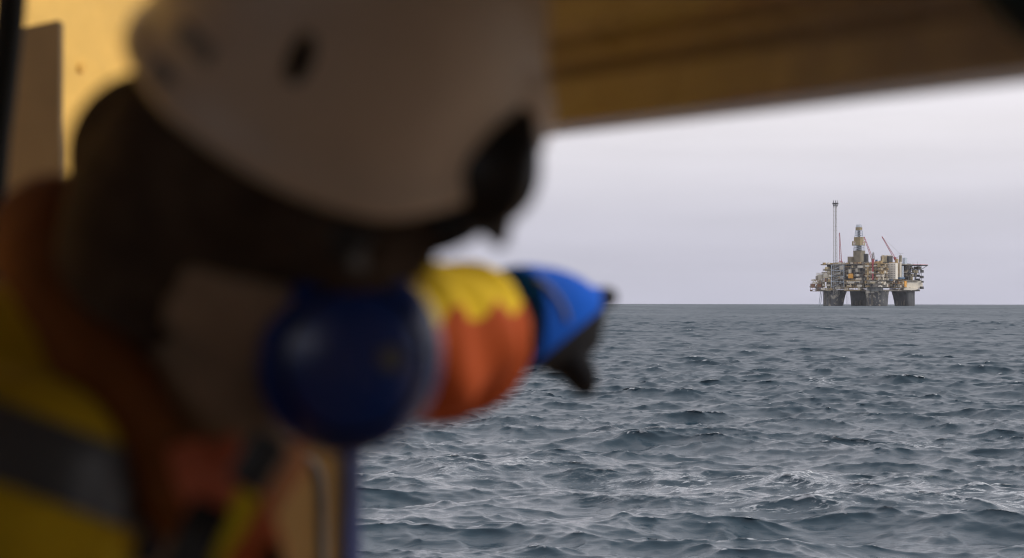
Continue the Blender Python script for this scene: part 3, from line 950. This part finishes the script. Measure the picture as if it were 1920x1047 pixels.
def two_tone(name, a, b, attr):
    """Cloth sewn from two colours; the seam follows a vertex attribute."""
    if name in MATS: return MATS[name]
    m = mat(name, a, 0.85, 0.16, 7, bump=0.002, bscale=60, spec=0.12)
    N = m.node_tree.nodes; L = m.node_tree.links
    bs = N['Principled BSDF']
    src = bs.inputs['Base Color'].links[0].from_socket
    at = N.new('ShaderNodeAttribute'); at.attribute_name = attr
    mr = N.new('ShaderNodeMapRange'); mr.inputs['From Min'].default_value = -0.0006; mr.inputs['From Max'].default_value = 0.0006
    L.new(at.outputs['Fac'], mr.inputs['Value'])
    mx = N.new('ShaderNodeMix'); mx.data_type = 'RGBA'
    L.new(mr.outputs[0], mx.inputs['Factor']); L.new(src, mx.inputs['A']); mx.inputs['B'].default_value = (*b, 1)
    L.new(mx.outputs['Result'], bs.inputs['Base Color'])
    return m
def set_attr(me, name, fn):
    at = me.attributes.new(name, 'FLOAT', 'POINT')
    at.data.foreach_set('value', [fn(v.co) for v in me.vertices])

def wp(x, y, z): return Vector((x, y, EYE + z))        # relative to the eye level
person = empty('person', wp(-0.55, 1.55, -1.42))
tag(person, 'person in white helmet and hi-vis jacket, left arm stretched out pointing at the platform', 'person')

# head frame: facing right and away, bowed, near side dipped
HF = Vector((0.88, 0.445, -0.165)).normalized()
HR = Vector((0.25, -0.79, -0.56)); HR = (HR - HR.dot(HF) * HF).normalized()
HU = HR.cross(HF).normalized()
RIM = V(610, 185, 1.30)                                # centre of the helmet rim
HC = RIM - HU * 0.075                                  # centre of the head
def H(f, r, u): return HC + HF * f + HR * r + HU * u
AX = (HF, HR, HU)
NECK = V(320, 800, 1.38)
R0 = Vector((-0.40, -0.90, 0)).normalized()            # torso: its right side
F0 = Vector((0.90, -0.40, 0)).normalized()
CHEST = NECK + Vector((-0.09, 0.0, -0.20))
HIP = wp(-0.56, 1.50, -0.60)
SH_R = NECK + R0 * 0.175 + Vector((-0.01, 0, -0.045))
EL_R = SH_R + Vector((-0.5, -0.16, -0.84)).normalized() * 0.29
WR_R = EL_R + Vector((0.35, 0.25, -0.85)).normalized() * 0.25
SH_L = V(540, 690, 1.54)
EL_L = V(745, 655, 1.66)
WR_L = V(985, 612, 1.93)

# --- body under the clothes: one continuous surface, head with a face, legs, hands inside gloves
bm = bmesh.new()
add_ball(bm, H(-0.005, 0, 0.02), 0.098, 0.077, 0.105, AX)                       # skull
loft(bm, [(*H(0.03, 0, -0.01), .060, .068), (*H(0.045, 0, -0.06), .045, .058), (*H(0.058, 0, -0.105), .026, .036)], ref=HF, n=18)   # jaw
loft(bm, [(*H(0.085, 0, 0.012), .006, .008), (*H(0.103, 0, -0.018), .012, .013), (*H(0.098, 0, -0.034), .009, .016)], ref=HF, n=12)  # nose
for s in (-1, 1):
    add_ball(bm, H(0.082, s * 0.032, 0.024), 0.016, 0.022, 0.009, AX, 12, 8)    # brow
    add_ball(bm, H(0.060, s * 0.045, -0.03), 0.022, 0.022, 0.024, AX, 12, 8)    # cheek
    add_ball(bm, H(-0.006, s * 0.078, -0.004), 0.020, 0.010, 0.031, AX, 12, 8)  # ear
add_ball(bm, H(0.083, 0, -0.062), 0.013, 0.026, 0.006, AX, 12, 8)               # upper lip
add_ball(bm, H(0.081, 0, -0.073), 0.012, 0.022, 0.006, AX, 12, 8)               # lower lip
loft(bm, [(*H(-0.02, 0, -0.03), .058, .058), (*((H(-0.02, 0, -0.06) + NECK) / 2), .056, .056), (*NECK, .066, .068), (*(NECK + Vector((-0.03, 0, -.08))), .09, .14)], ref=F0, n=20)
loft(bm, [(*(NECK + Vector((-0.03, 0, -.05))), .07, .12), (*CHEST, .10, .17), (*((CHEST + HIP) / 2), .10, .145), (*HIP, .11, .165), (*(HIP + Vector((0, 0, -.1))), .10, .15)], ref=F0, n=24)
for s, sh, el, wr in ((1, SH_R, EL_R, WR_R), (-1, SH_L, EL_L, WR_L)):
    loft(bm, [(*(CHEST + Vector((0, 0, .08))), .06, .06), (*sh, .058, .058), (*((sh + el) / 2), .050, .048), (*el, .042, .040), (*((el + wr) / 2), .038, .034), (*wr, .028, .024)], ref=(0, 0, 1), n=16)
FEET = (wp(-0.42, 1.36, -1.42), wp(-0.60, 1.66, -1.42))
for s, ft in ((1, FEET[0]), (-1, FEET[1])):
    hp = HIP + R0 * (s * 0.09) + Vector((0, 0, -.05))
    kn = (hp + ft) / 2 + F0 * 0.04 + Vector((0, 0, 0.04))
    loft(bm, [(*hp, .085, .085), (*((hp + kn) / 2), .078, .076), (*kn, .058, .058), (*((kn + ft) / 2 + Vector((0, 0, .05))), .055, .05), (*(ft + Vector((0, 0, .09))), .04, .038)], ref=F0, n=16)
body = link('body', fuse(bm, 0.007, 4), person, [M_skin, M_trou], True)
for p in body.data.polygons:
    c = p.center
    if c.z < NECK.z - 0.05: p.material_index = 1

for s in (-1, 1):                                       # eyes looking towards the platform
    bm = bmesh.new(); add_ball(bm, H(0.081, s * 0.031, 0.004), 0.0115, 0.0115, 0.0115, AX, 14, 10)
    eye = build('eye', bm, mat('eye white', (0.7, 0.68, 0.66), 0.2), person, True)
    bm = bmesh.new(); add_ball(bm, H(0.0905, s * 0.031, 0.003), 0.0035, 0.0055, 0.0055, AX, 12, 8)
    build('iris', bm, mat('iris', (0.05, 0.07, 0.08), 0.2), eye, True)
for ft in FEET:
    bm = bmesh.new()
    c = ft + F0 * 0.05
    loft(bm, [(*(ft - F0 * 0.09 + Vector((0, 0, .045))), .045, .036), (*(ft + Vector((0, 0, .055))), .055, .042), (*(ft + F0 * 0.10 + Vector((0, 0, .04))), .04, .048), (*(ft + F0 * 0.17 + Vector((0, 0, .03))), .026, .036)], ref=(0, 0, 1), n=16)
    loft(bm, [(*(ft + Vector((0, 0, .04))), .055, .05), (*(ft + Vector((0, 0, .22))), .06, .058)], ref=F0, n=16, smooth_path=False)
    build('boot', bm, M_boot, person, True)
# hair at the temples and nape
bm = bmesh.new()
add_ball(bm, H(-0.014, 0, 0.032), 0.098, 0.081, 0.102, AX, 28, 18)
for f in bm.faces[:]:
    c = f.calc_center_median() - HC
    if c.dot(HF) > 0.055 or (c.dot(HU) < -0.02 and c.dot(HF) > -0.02): bm.faces.remove(f)
build('hair', bm, mat('dark brown hair', (0.03, 0.018, 0.012), 0.6, 0.2, 30), person, True)

# --- balaclava: dark, round the head and open at the face, bulging at the nape
bm = bmesh.new()
add_ball(bm, H(-0.022, 0, 0.00), 0.122, 0.098, 0.118, AX, 30, 20)
loft(bm, [(*H(-0.060, 0, 0.03), .07, .085), (*H(-0.075, 0, -0.04), .075, .088), (*H(-0.085, 0, -0.11), .062, .08)], ref=HF, n=22)
add_ball(bm, V(790, 452, 1.295), .036, .045, .030, None, 20, 14)
add_ball(bm, V(660, 440, 1.27), .05, .05, .045, None, 20, 14)
add_ball(bm, V(286, 300, 1.37), .064, .07, .066, None, 20, 14)
me = fuse(bm, 0.006, 8)
b2 = bmesh.new(); b2.from_mesh(me)
dl = [f for f in b2.faces if (f.calc_center_median() - HC).dot(HF) > 0.070 and -0.10 < (f.calc_center_median() - HC).dot(HU) < 0.05]
bmesh.ops.delete(b2, geom=dl, context='FACES')
b2.to_mesh(me); b2.free()
hood = link('balaclava', me, person, [M_hood], True)
# --- neck gaiter
bm = bmesh.new()
mid = (H(-0.02, 0, -0.09) + NECK) / 2
loft(bm, [(*H(-0.012, 0.012, -0.025), .108, .098), (*H(-0.010, 0.012, -0.060), .110, .101), (*H(-0.014, 0.010, -0.10), .098, .095), (*(mid + Vector((.008, -.01, -.015))), .084, .082), (*(NECK + Vector((.0, -.01, -.02))), .082, .086), (*(NECK + Vector((-0.03, 0, -.09))), .09, .10)], ref=HF, n=36, per=8, wrinkle=0.012)
build('neck_gaiter', bm, M_gait, person, True)

# --- helmet: shell with ridges, vents, lip and peak
def shell_point(az, el, off=0.0):
    """az from the front towards the near side, el from the rim to the crown."""
    ca, sa = math.cos(az), math.sin(az)
    ce, se = math.cos(el), math.sin(el)
    a = 0.133 if ca > 0 else 0.136
    b = 0.130
    hgt = 0.205
    e = max(0.0, ce) ** 0.72
    r = 1.0 + 0.014 * math.exp(-((abs(sa) - 0.52) / 0.12) ** 2) * ce          # raised ridges along the crown
    x = (a + off) * ca * e * r; y = (b + off) * sa * e * r; z = (hgt + off) * max(0.0, se) ** 0.92
    lip = math.exp(-(el / 0.07) ** 2) * 0.010
    x += lip * ca; y += lip * sa
    if ca > 0:                                                               # peak
        pk = math.exp(-(el / 0.16) ** 2) * max(0.0, ca - 0.35) * 0.022
        x += pk; z -= pk * 0.35
    z += 0.050 * max(0.0, ca) ** 1.6 * math.exp(-(el / 0.45) ** 2)            # cut higher over the brow
    # brow line dips at the sides
    z -= 0.012 * math.exp(-(el / 0.3) ** 2) * sa * sa
    return RIM + HF * x + HR * y + HU * z
def find_shell(px, py):
    best = None
    for i in range(0, 180):
        for j in range(0, 70):
            q = shell_point(math.radians(i), j * 0.02) - Vector((0, 0, EYE))
            e = (q.x / q.y * FPX + 960 - px) ** 2 + (565 - q.z / q.y * FPX - py) ** 2
            if best is None or e < best[0]: best = (e, math.radians(i), j * 0.02)
    return best[1], best[2]
NA, NE = 160, 60
va, ve = find_shell(565, 106)
vents = [(va, ve, 0.062, 0.085), (-va, ve, 0.062, 0.085)]
bm = bmesh.new()
grid = [[bm.verts.new(shell_point(2 * math.pi * i / NA, (math.pi / 2 - 0.02) * j / NE)) for i in range(NA)] for j in range(NE + 1)]
for j in range(NE):
    for i in range(NA):
        az = 2 * math.pi * (i + .5) / NA; el = (math.pi / 2 - 0.02) * (j + .5) / NE
        if any((((az - va + math.pi) % (2 * math.pi) - math.pi) / w) ** 2 + ((el - ve) / h) ** 2 < 1 for va, ve, w, h in vents): continue
        bm.faces.new((grid[j][i], grid[j][(i + 1) % NA], grid[j + 1][(i + 1) % NA], grid[j + 1][i]))
for j in range(NE + 1):                                   # round the vent edges
    for i in range(NA):
        v = grid[j][i]
        if not v.is_boundary or j < 3: continue
        az = 2 * math.pi * i / NA; el = (math.pi / 2 - 0.02) * j / NE
        for va_, ve_, w, h in vents:
            da = (az - va_ + math.pi) % (2 * math.pi) - math.pi; de = el - ve_
            rho = math.hypot(da / w, de / h)
            if 0.3 < rho < 1.7: v.co = shell_point(va_ + da / rho, ve_ + de / rho)
for v in [v for v in bm.verts if not v.link_faces]: bm.verts.remove(v)
bm.faces.new(grid[NE])
helmet = build('helmet', bm, M_helm, person, True)
so = helmet.modifiers.new('thickness', 'SOLIDIFY'); so.thickness = 0.004; so.offset = -1
bm = bmesh.new()
grid = [[bm.verts.new(shell_point(2 * math.pi * i / 64, 0.06 + (math.pi / 2 - 0.08) * j / 20, -0.014)) for i in range(64)] for j in range(21)]
for j in range(20):
    for i in range(64): bm.faces.new((grid[j][i], grid[j][(i + 1) % 64], grid[j + 1][(i + 1) % 64], grid[j + 1][i]))
bm.faces.new(grid[20])
build('liner', bm, M_liner, helmet, True)
# slots and clips on the near side
def on_shell(az, el, off=0.0):
    p = shell_point(az, el, off); q = shell_point(az, el, off + 0.01)
    u = (shell_point(az, el + 0.02, off) - p).normalized()
    n = (q - p).normalized(); n = (n - n.dot(u) * u).normalized()
    return p, n, u, n.cross(u)
for (px_, py_), w, h in (((365, 80), 0.017, 0.007), ((300, 138), 0.010, 0.007)):
    az, el = find_shell(px_, py_)
    p, n, u, t = on_shell(az, el)
    bm = bmesh.new(); add_box(bm, p + n * 0.001, t * w, u * h, n * 0.0025, 0, 0.002)
    build('slot_cover', bm, mat('grey helmet plastic', (0.30, 0.28, 0.26), 0.5), helmet)
# black lamp clip and goggle housing at the brow
bm = bmesh.new()
pts = [V(945, 215, 1.262), V(925, 280, 1.25), V(905, 345, 1.25), V(880, 405, 1.262)]
loft(bm, [(*pts[0], .018, .022), (*pts[1], .024, .034), (*pts[2], .024, .036), (*pts[3], .014, .022)], ref=(0, 1, 0), n=20, per=6, power=2.6)
gog = build('goggles', bm, M_blk, helmet, True)
bm = bmesh.new()
pts = [V(850, 412, 1.262), V(895, 400, 1.255), V(925, 420, 1.255), V(942, 462, 1.262)]
loft(bm, [(*pts[0], .006, .012), (*pts[1], .006, .016), (*pts[2], .005, .014), (*pts[3], .003, .004)], ref=(0, 1, 0), n=14, per=6)
build('lens_edge', bm, M_gstrap, gog, True)
bm = bmesh.new()
pts = [V(905, 380, 1.262), V(850, 420, 1.262), V(780, 440, 1.268), V(690, 430, 1.262)]
loft(bm, [(*q, .007, .017) for q in pts], ref=(0, 1, 0), n=14, per=6)
build('strip', bm, M_blk, gog, True)  # black strip added to carry the dark recess on towards the hood
bm = bmesh.new()      # pale lip of the brow over the goggles
pts = [V(858, 150, 1.262), V(915, 138, 1.245), V(970, 152, 1.250), V(1000, 190, 1.270), V(1006, 245, 1.290)]
loft(bm, [(*pts[0], .006, .008), (*pts[1], .010, .012), (*pts[2], .012, .013), (*pts[3], .011, .012), (*pts[4], .005, .006)], ref=(0, 1, 0), n=16, per=6)
build('brow_lip', bm, M_helm, helmet, True)
bm = bmesh.new()
p, n, u, t = on_shell(math.radians(178), 0.42)
add_box(bm, p + n * 0.006, t * 0.016, u * 0.030, n * 0.008, 0, 0.004)
build('rear_clip', bm, mat('tan clip plastic', (0.42, 0.30, 0.16), 0.35), helmet)

# --- ear defenders on the helmet
def ear_cup(s, c):
    cup = bmesh.new()
    ax = HR * s
    ax = Vector((0.22, -0.96, -0.08)).normalized() if s > 0 else ax
    prof_ = [(-0.040, .044), (-0.038, .060), (-0.026, .066), (-0.008, .065), (0.008, .057), (0.016, .045), (0.0205, .028), (0.0215, .0)]
    u_ = (HU - HU.dot(ax) * ax).normalized(); f_ = u_.cross(ax)
    def turn(pr, cap0, cap1):
        m_ = bmesh.new()
        rows = [[m_.verts.new(c + ax * dz_ + (f_ * math.cos(2 * math.pi * i / 36) + u_ * (math.sin(2 * math.pi * i / 36) * 1.06)) * r) for i in range(36)] for dz_, r in pr]
        for r0, r1 in zip(rows, rows[1:]):
            for i in range(36): m_.faces.new((r0[i], r0[(i + 1) % 36], r1[(i + 1) % 36], r1[i]))
        if cap0: m_.faces.new(rows[0][::-1])
        if cap1: m_.faces.new(rows[-1])
        return m_
    cup.free()
    o = build('ear_cup', turn([(-0.014, .060), (-0.0125, .0655), (-0.005, .0625), (0.004, .0545), (0.011, .0445), (0.016, .031), (0.0185, .016)], True, True), M_cup, person, True)
    build('cup_base', turn([(-0.042, .044), (-0.040, .058), (-0.028, .0635), (-0.0145, .0632)], True, True), M_gblk, o, True)
    sb = o.modifiers.new('round', 'SUBSURF'); sb.levels = sb.render_levels = 2
    b = bmesh.new()          # seam ring, and a grey disc standing in for the cup's lesser glint
    loft(b, [(*(c + ax * 0.0085 + (f_ * math.cos(a_) + u_ * (math.sin(a_) * 1.06)) * .0485), .0022, .0022) for a_ in [2 * math.pi * i / 24 for i in range(25)]], ref=ax, n=8, per=2)
    build('seam_ring', b, M_gblk, o, True)
    b = bmesh.new(); add_bar(b, c + ax * 0.012 + f_ * .022 + u_ * .010, c + ax * 0.020 + f_ * .022 + u_ * .010, .009, 14)
    build('glint_disc', b, M_gstrap, o)
    b = bmesh.new()
    rr = [(*(c + ax * -0.046 + (f_ * math.cos(a_) * .046 + u_ * math.sin(a_) * .05)), .010, .012) for a_ in [2 * math.pi * i / 16 for i in range(17)]]
    loft(b, rr, ref=ax, n=10, per=3)
    build('cushion', b, M_gblk, o, True)
    b = bmesh.new()
    p, n, uu, t = on_shell(math.radians(90) * s, 0.01)
    p = p - HU * 0.012 - n * 0.010
    loft(b, [(*(p + n * .003), .003, .012), (*(p + n * .010 - HU * .02), .003, .010), (*(c + ax * 0.004 + u_ * 0.066), .004, .010), (*(c + ax * 0.008 + u_ * 0.056), .003, .008)], ref=ax, n=12, per=8)
    build('arm', b, M_blk, o, True)
    return o
CUP = V(662, 676, 1.265)
ear_cup(1, CUP)
rel = CUP - HC
ear_cup(-1, HC + HF * rel.dot(HF) + HU * rel.dot(HU) - HR * rel.dot(HR))

# --- jacket: torso and both sleeves as one surface
bm = bmesh.new()
UPB = NECK + Vector((-0.06, 0.0, -0.055))
loft(bm, [(*(NECK + Vector((-0.02, 0, -.01))), .10, .10), (*(UPB - F0 * .05), .098, .17), (*(CHEST - F0 * .05), .125, .195), (*((CHEST + HIP) / 2), .150, .195), (*HIP, .155, .20), (*(HIP + Vector((0, 0, -.14))), .155, .20)], ref=F0, n=40, per=8, wrinkle=0.012)
add_ball(bm, NECK - F0 * 0.095 + R0 * 0.03 + Vector((0, 0, -.005)), .12, .15, .115, (F0, R0, Vector((0, 0, 1))), 24, 16)
add_ball(bm, SH_R + Vector((0, 0, .01)), .088, .088, .085, None, 24, 16)
loft(bm, [(*(CHEST + R0 * .08 + Vector((0, 0, .08))), .09, .09), (*SH_R, .088, .088), (*((SH_R + EL_R) / 2), .082, .082), (*EL_R, .076, .074), (*((EL_R + WR_R) / 2), .066, .066), (*WR_R, .055, .055)], ref=(0, 1, 0), n=28, per=10, wrinkle=0.03)
A_ = [SH_L, (SH_L + EL_L) / 2, EL_L, V(832, 638, 1.76), V(868, 632, 1.82), V(896, 628, 1.86), V(918, 624, 1.895)]
loft(bm, [(*(NECK - R0 * .05 - F0 * .05 + Vector((0, 0, -.05))), .06, .06), (*A_[0], .062, .075), (*A_[1], .068, .08), (*A_[2], .064, .075), (*A_[3], .073, .073), (*A_[4], .066, .066), (*A_[5], .052, .052), (*A_[6], .042, .042)], ref=(0, 0, 1), n=48, per=12, wrinkle=0.14, wf=0.42)
me = fuse(bm, 0.006, 3)
jacket = link('jacket', me, person, [two_tone('hi-vis jacket cloth', (0.65, 0.435, 0.020), (0.36, 0.062, 0.013), 'panel')], True)
def seg_dist(p, a, b):
    ab = b - a; t = max(0.0, min(1.0, (p - a).dot(ab) / ab.length_squared))
    q = a + ab * t
    return (p - q).length, t, q
fore = [SH_L, EL_L, A_[3], A_[4], A_[5], A_[6]]
def panel(c):
    if c.y < 1.44 or c.x < SH_L.x - 0.05 or c.z < EYE - 0.2: return -1.0
    d_, q = min(((seg_dist(c, fore[i], fore[i + 1])[0], seg_dist(c, fore[i], fore[i + 1])[2]) for i in range(5)), key=lambda v: v[0])
    return 0.032 + 0.008 * math.sin(c.y * 60 + c.x * 40) - (c.z - q.z)
set_attr(me, 'panel', panel)
# reflective tape round the shoulder, lying on the jacket
b2 = bmesh.new(); b2.from_mesh(me)
axis = (EL_R - SH_R).normalized()
bn = (axis + Vector((0.20, 0.0, 0.0))).normalized()
for off, sg in ((-0.062, -1), (-0.016, 1)):
    bmesh.ops.bisect_plane(b2, geom=b2.verts[:] + b2.edges[:] + b2.faces[:], plane_co=SH_R + bn * off, plane_no=bn * sg, clear_outer=True)
bmesh.ops.delete(b2, geom=[f for f in b2.faces if f.calc_center_median().y > 1.44 or (f.calc_center_median() - SH_R).dot(F0) > 0.2], context='FACES')
b2.normal_update()
for v in b2.verts: v.co += v.normal * 0.0035
bme = bpy.data.meshes.new('tape'); b2.to_mesh(bme); b2.free()
for p in bme.polygons: p.material_index = 0
bme.materials.clear()
link('reflective_tape', bme, jacket, [M_band], True)

# --- collar standing round the neck
bm = bmesh.new()
pts = [(V(330, 560, 1.56), .030, .030), (V(190, 470, 1.52), .042, .040), (V(90, 440, 1.45), .046, .042), (V(110, 540, 1.35), .034, .036), (V(195, 700, 1.28), .030, .032), (V(280, 860, 1.24), .028, .030), (V(370, 930, 1.24), .034, .030), (V(450, 930, 1.28), .028, .026), (V(520, 860, 1.36), .024, .024)]
loft(bm, [(*p, a, b) for p, a, b in pts], ref=(0, 0, 1), n=24, per=10, wrinkle=0.05)
build('collar', bm, M_collar, jacket, True)
# --- harness: orange webbing, buckles and lanyard at the throat
def strip(name, pts, w, th, m, parent=person):
    bm = bmesh.new()
    P = spline([tuple(p) for p in pts], 8)
    rows = []
    for i, p in enumerate(P):
        p = Vector(p); t = Vector(P[min(i + 1, len(P) - 1)]) - Vector(P[max(i - 1, 0)]); t.normalize()
        view = Vector((0.1, -1, 0.1)).normalized()
        n = (view - view.dot(t) * t).normalized(); s = t.cross(n)
        rows.append([bm.verts.new(p + s * (a * w) + n * (b * th)) for a, b in ((-1, -1), (1, -1), (1, 1), (-1, 1))])
    for r0, r1 in zip(rows, rows[1:]):
        for j in range(4): bm.faces.new((r0[j], r0[(j + 1) % 4], r1[(j + 1) % 4], r1[j]))
    bm.faces.new(rows[0][::-1]); bm.faces.new(rows[-1])
    return build(name, bm, m, parent)
strip('webbing', [V(350, 835, 1.21), V(365, 890, 1.19), V(385, 940, 1.19), V(420, 1010, 1.20), V(440, 1090, 1.24)], .013, .002, mat('coral webbing', (0.62, 0.17, 0.09), 0.7, 0.08, 12, spec=0.15))
strip('webbing', [V(410, 830, 1.22), V(430, 890, 1.19), V(465, 950, 1.19), V(490, 1010, 1.21), V(505, 1090, 1.24)], .013, .002, mat('coral webbing', (0.62, 0.17, 0.09), 0.7, 0.08, 12, spec=0.15))
strip('lanyard', [V(470, 925, 1.18), V(440, 985, 1.175), V(405, 1040, 1.17), V(380, 1110, 1.18)], .007, .003, M_hiviz)
strip('black_webbing', [V(400, 950, 1.175), V(375, 1000, 1.168), V(350, 1060, 1.165), V(330, 1130, 1.17)], .013, .003, M_blk)
strip('black_webbing', [V(490, 985, 1.21), V(510, 1040, 1.22), V(520, 1110, 1.24)], .006, .003, M_blk)
for c, ang, w, h in ((V(487, 866, 1.17), 33, .0125, .0185),):
    bm = bmesh.new()
    a_ = math.radians(ang)
    ux = Vector((math.cos(a_), 0, -math.sin(a_))); uz = Vector((math.sin(a_), 0, math.cos(a_)))
    add_box(bm, c, ux * w, Vector((0, .007, 0)), uz * h, 0, 0.004)
    bk = build('buckle', bm, M_blk, person)
    bm = bmesh.new(); add_box(bm, c - Vector((0, .0085, 0)), ux * w * .55, Vector((0, .002, 0)), uz * h * .35, 0, 0.001)
    build('release_tab', bm, M_blk, bk)

# --- gloves: each hand one continuous surface with five fingers
def V3(px, py, d): return V(px, py, d)
bm = bmesh.new()
def chain(pts, radii, n=14):
    loft(bm, [(*p, r, r * 0.95) for p, r in zip(pts, radii)], ref=(0, 0, 1), n=n, per=5)
# back of the hand and gauntlet
loft(bm, [(*V(962, 596, 1.905), .054, .040), (*V(995, 597, 1.935), .056, .044), (*V(1030, 594, 1.965), .052, .045), (*V(1062, 591, 2.0), .043, .043), (*V(1085, 588, 2.02), .032, .036)], ref=(0, 0, 1), n=24, per=8, power=2.3)
# index finger pointing
chain([V(1060, 566, 1.995), V(1095, 562, 2.04), V(1122, 560, 2.075), V(1142, 557, 2.10), V(1147, 556, 2.108)], [.0205, .0165, .014, .0115, .007])
# middle, ring and little finger curled under
for k, (dx, dy, dd) in enumerate(((0, 0, 0), (-13, 16, -.018), (-28, 30, -.034))):
    chain([V(1062 + dx, 580 + dy, 1.995 + dd), V(1098 + dx, 592 + dy, 2.02 + dd), V(1103 + dx, 632 + dy, 2.02 + dd), V(1078 + dx, 655 + dy, 2.0 + dd), V(1050 + dx, 645 + dy, 1.985 + dd)], [.018, .0165, .0155, .0135, .010])
# thumb hanging down
chain([V(1030, 640, 1.96), V(1062, 668, 1.965), V(1090, 706, 1.975), V(1098, 734, 1.98), V(1099, 744, 1.98)], [.023, .0215, .0185, .0125, .006])
loft(bm, [(*V(1010, 640, 1.945), .020, .030), (*V(1050, 648, 1.975), .022, .030), (*V(1085, 645, 2.0), .018, .026)], ref=(0, 0, 1), n=16)
me = fuse(bm, 0.0032, 3)
glove = link('glove', me, person, [two_tone('blue and black glove cloth', (0.003, 0.075, 0.42), (0.010, 0.010, 0.012), 'palm')], True)
glove['label'] = 'blue and black work glove pointing'
def palm(c):
    px_ = c.x / c.y * FPX + 960
    return max(V(1000, 684, 1.95).z + (px_ - 1000) * 0.00046 - c.z, (px_ - 1128) * 0.0006)      # palm side and fingertip are black
set_attr(me, 'palm', palm)
bm = bmesh.new()     # wrist cuff and the seam over the back of the hand
loft(bm, [(*V(925, 622, 1.89), .044, .044), (*V(944, 624, 1.915), .047, .046), (*V(962, 624, 1.935), .042, .041)], ref=(0, 0, 1), n=28, per=4)
build('cuff', bm, M_gblk, glove, True)
seam = bmesh.new()
def on_glove(px, py):
    best = min((v.co for v in me.vertices if v.co.y < 2.04), key=lambda q: (q.x / q.y * FPX + 960 - px) ** 2 + (565 - (q.z - EYE) / q.y * FPX - py) ** 2 + (q.y - 1.9) * 4000)
    return best.copy()
sp = [on_glove(*q) + Vector((0, -.002, .001)) for q in ((1005, 520), (1030, 540), (1052, 570), (1066, 602))]
loft(seam, [(*q, .0028, .0028) for q in sp], ref=(0, 0, 1), n=8, per=5)
build('seam', seam, M_gstrap, glove, True)
# right hand: relaxed glove
bm = bmesh.new()
ha = (WR_R - EL_R).normalized(); hs = Vector((0, 1, 0)); hb = ha.cross(hs).normalized()
loft(bm, [(*(WR_R - ha * .02), .036, .030), (*(WR_R + ha * .04), .046, .022), (*(WR_R + ha * .095), .044, .020)], ref=hs, n=18)
for k in range(4):
    o_ = hs * (-.033 + .022 * k); L_ = (.07, .08, .075, .058)[k]
    q0 = WR_R + ha * .085 + o_
    chain([q0, q0 + ha * L_ * .5 + hb * .008, q0 + ha * L_ * .85 + hb * .028, q0 + ha * L_ * .9 + hb * .045], [.011, .0105, .0095, .006], 10)
q0 = WR_R + ha * .03 - hs * .04
chain([q0, q0 + ha * .03 - hs * .016 + hb * .012, q0 + ha * .06 - hs * .02 + hb * .026], [.013, .012, .008], 10)
me = fuse(bm, 0.0035, 3)
link('glove', me, person, [M_gblk], True)
# ------------------------------------------------------------------ sea haze
bm = bmesh.new()
abox(bm, -9600, 9600, -9600, 9600, -14, 150)
hm = bpy.data.materials.new('sea haze'); hm.use_nodes = True
hm.node_tree.nodes.clear()
ho = hm.node_tree.nodes.new('ShaderNodeOutputMaterial')
hv = hm.node_tree.nodes.new('ShaderNodeVolumePrincipled')
hv.inputs['Color'].default_value = (0.86, 0.88, 0.95, 1)
hv.inputs['Density'].default_value = 0.000027
hm.node_tree.links.new(hv.outputs[0], ho.inputs['Volume'])
haze = build('haze', bm, hm)
tag(haze, 'thin pale sea haze lying over the water', None, None, 'stuff')
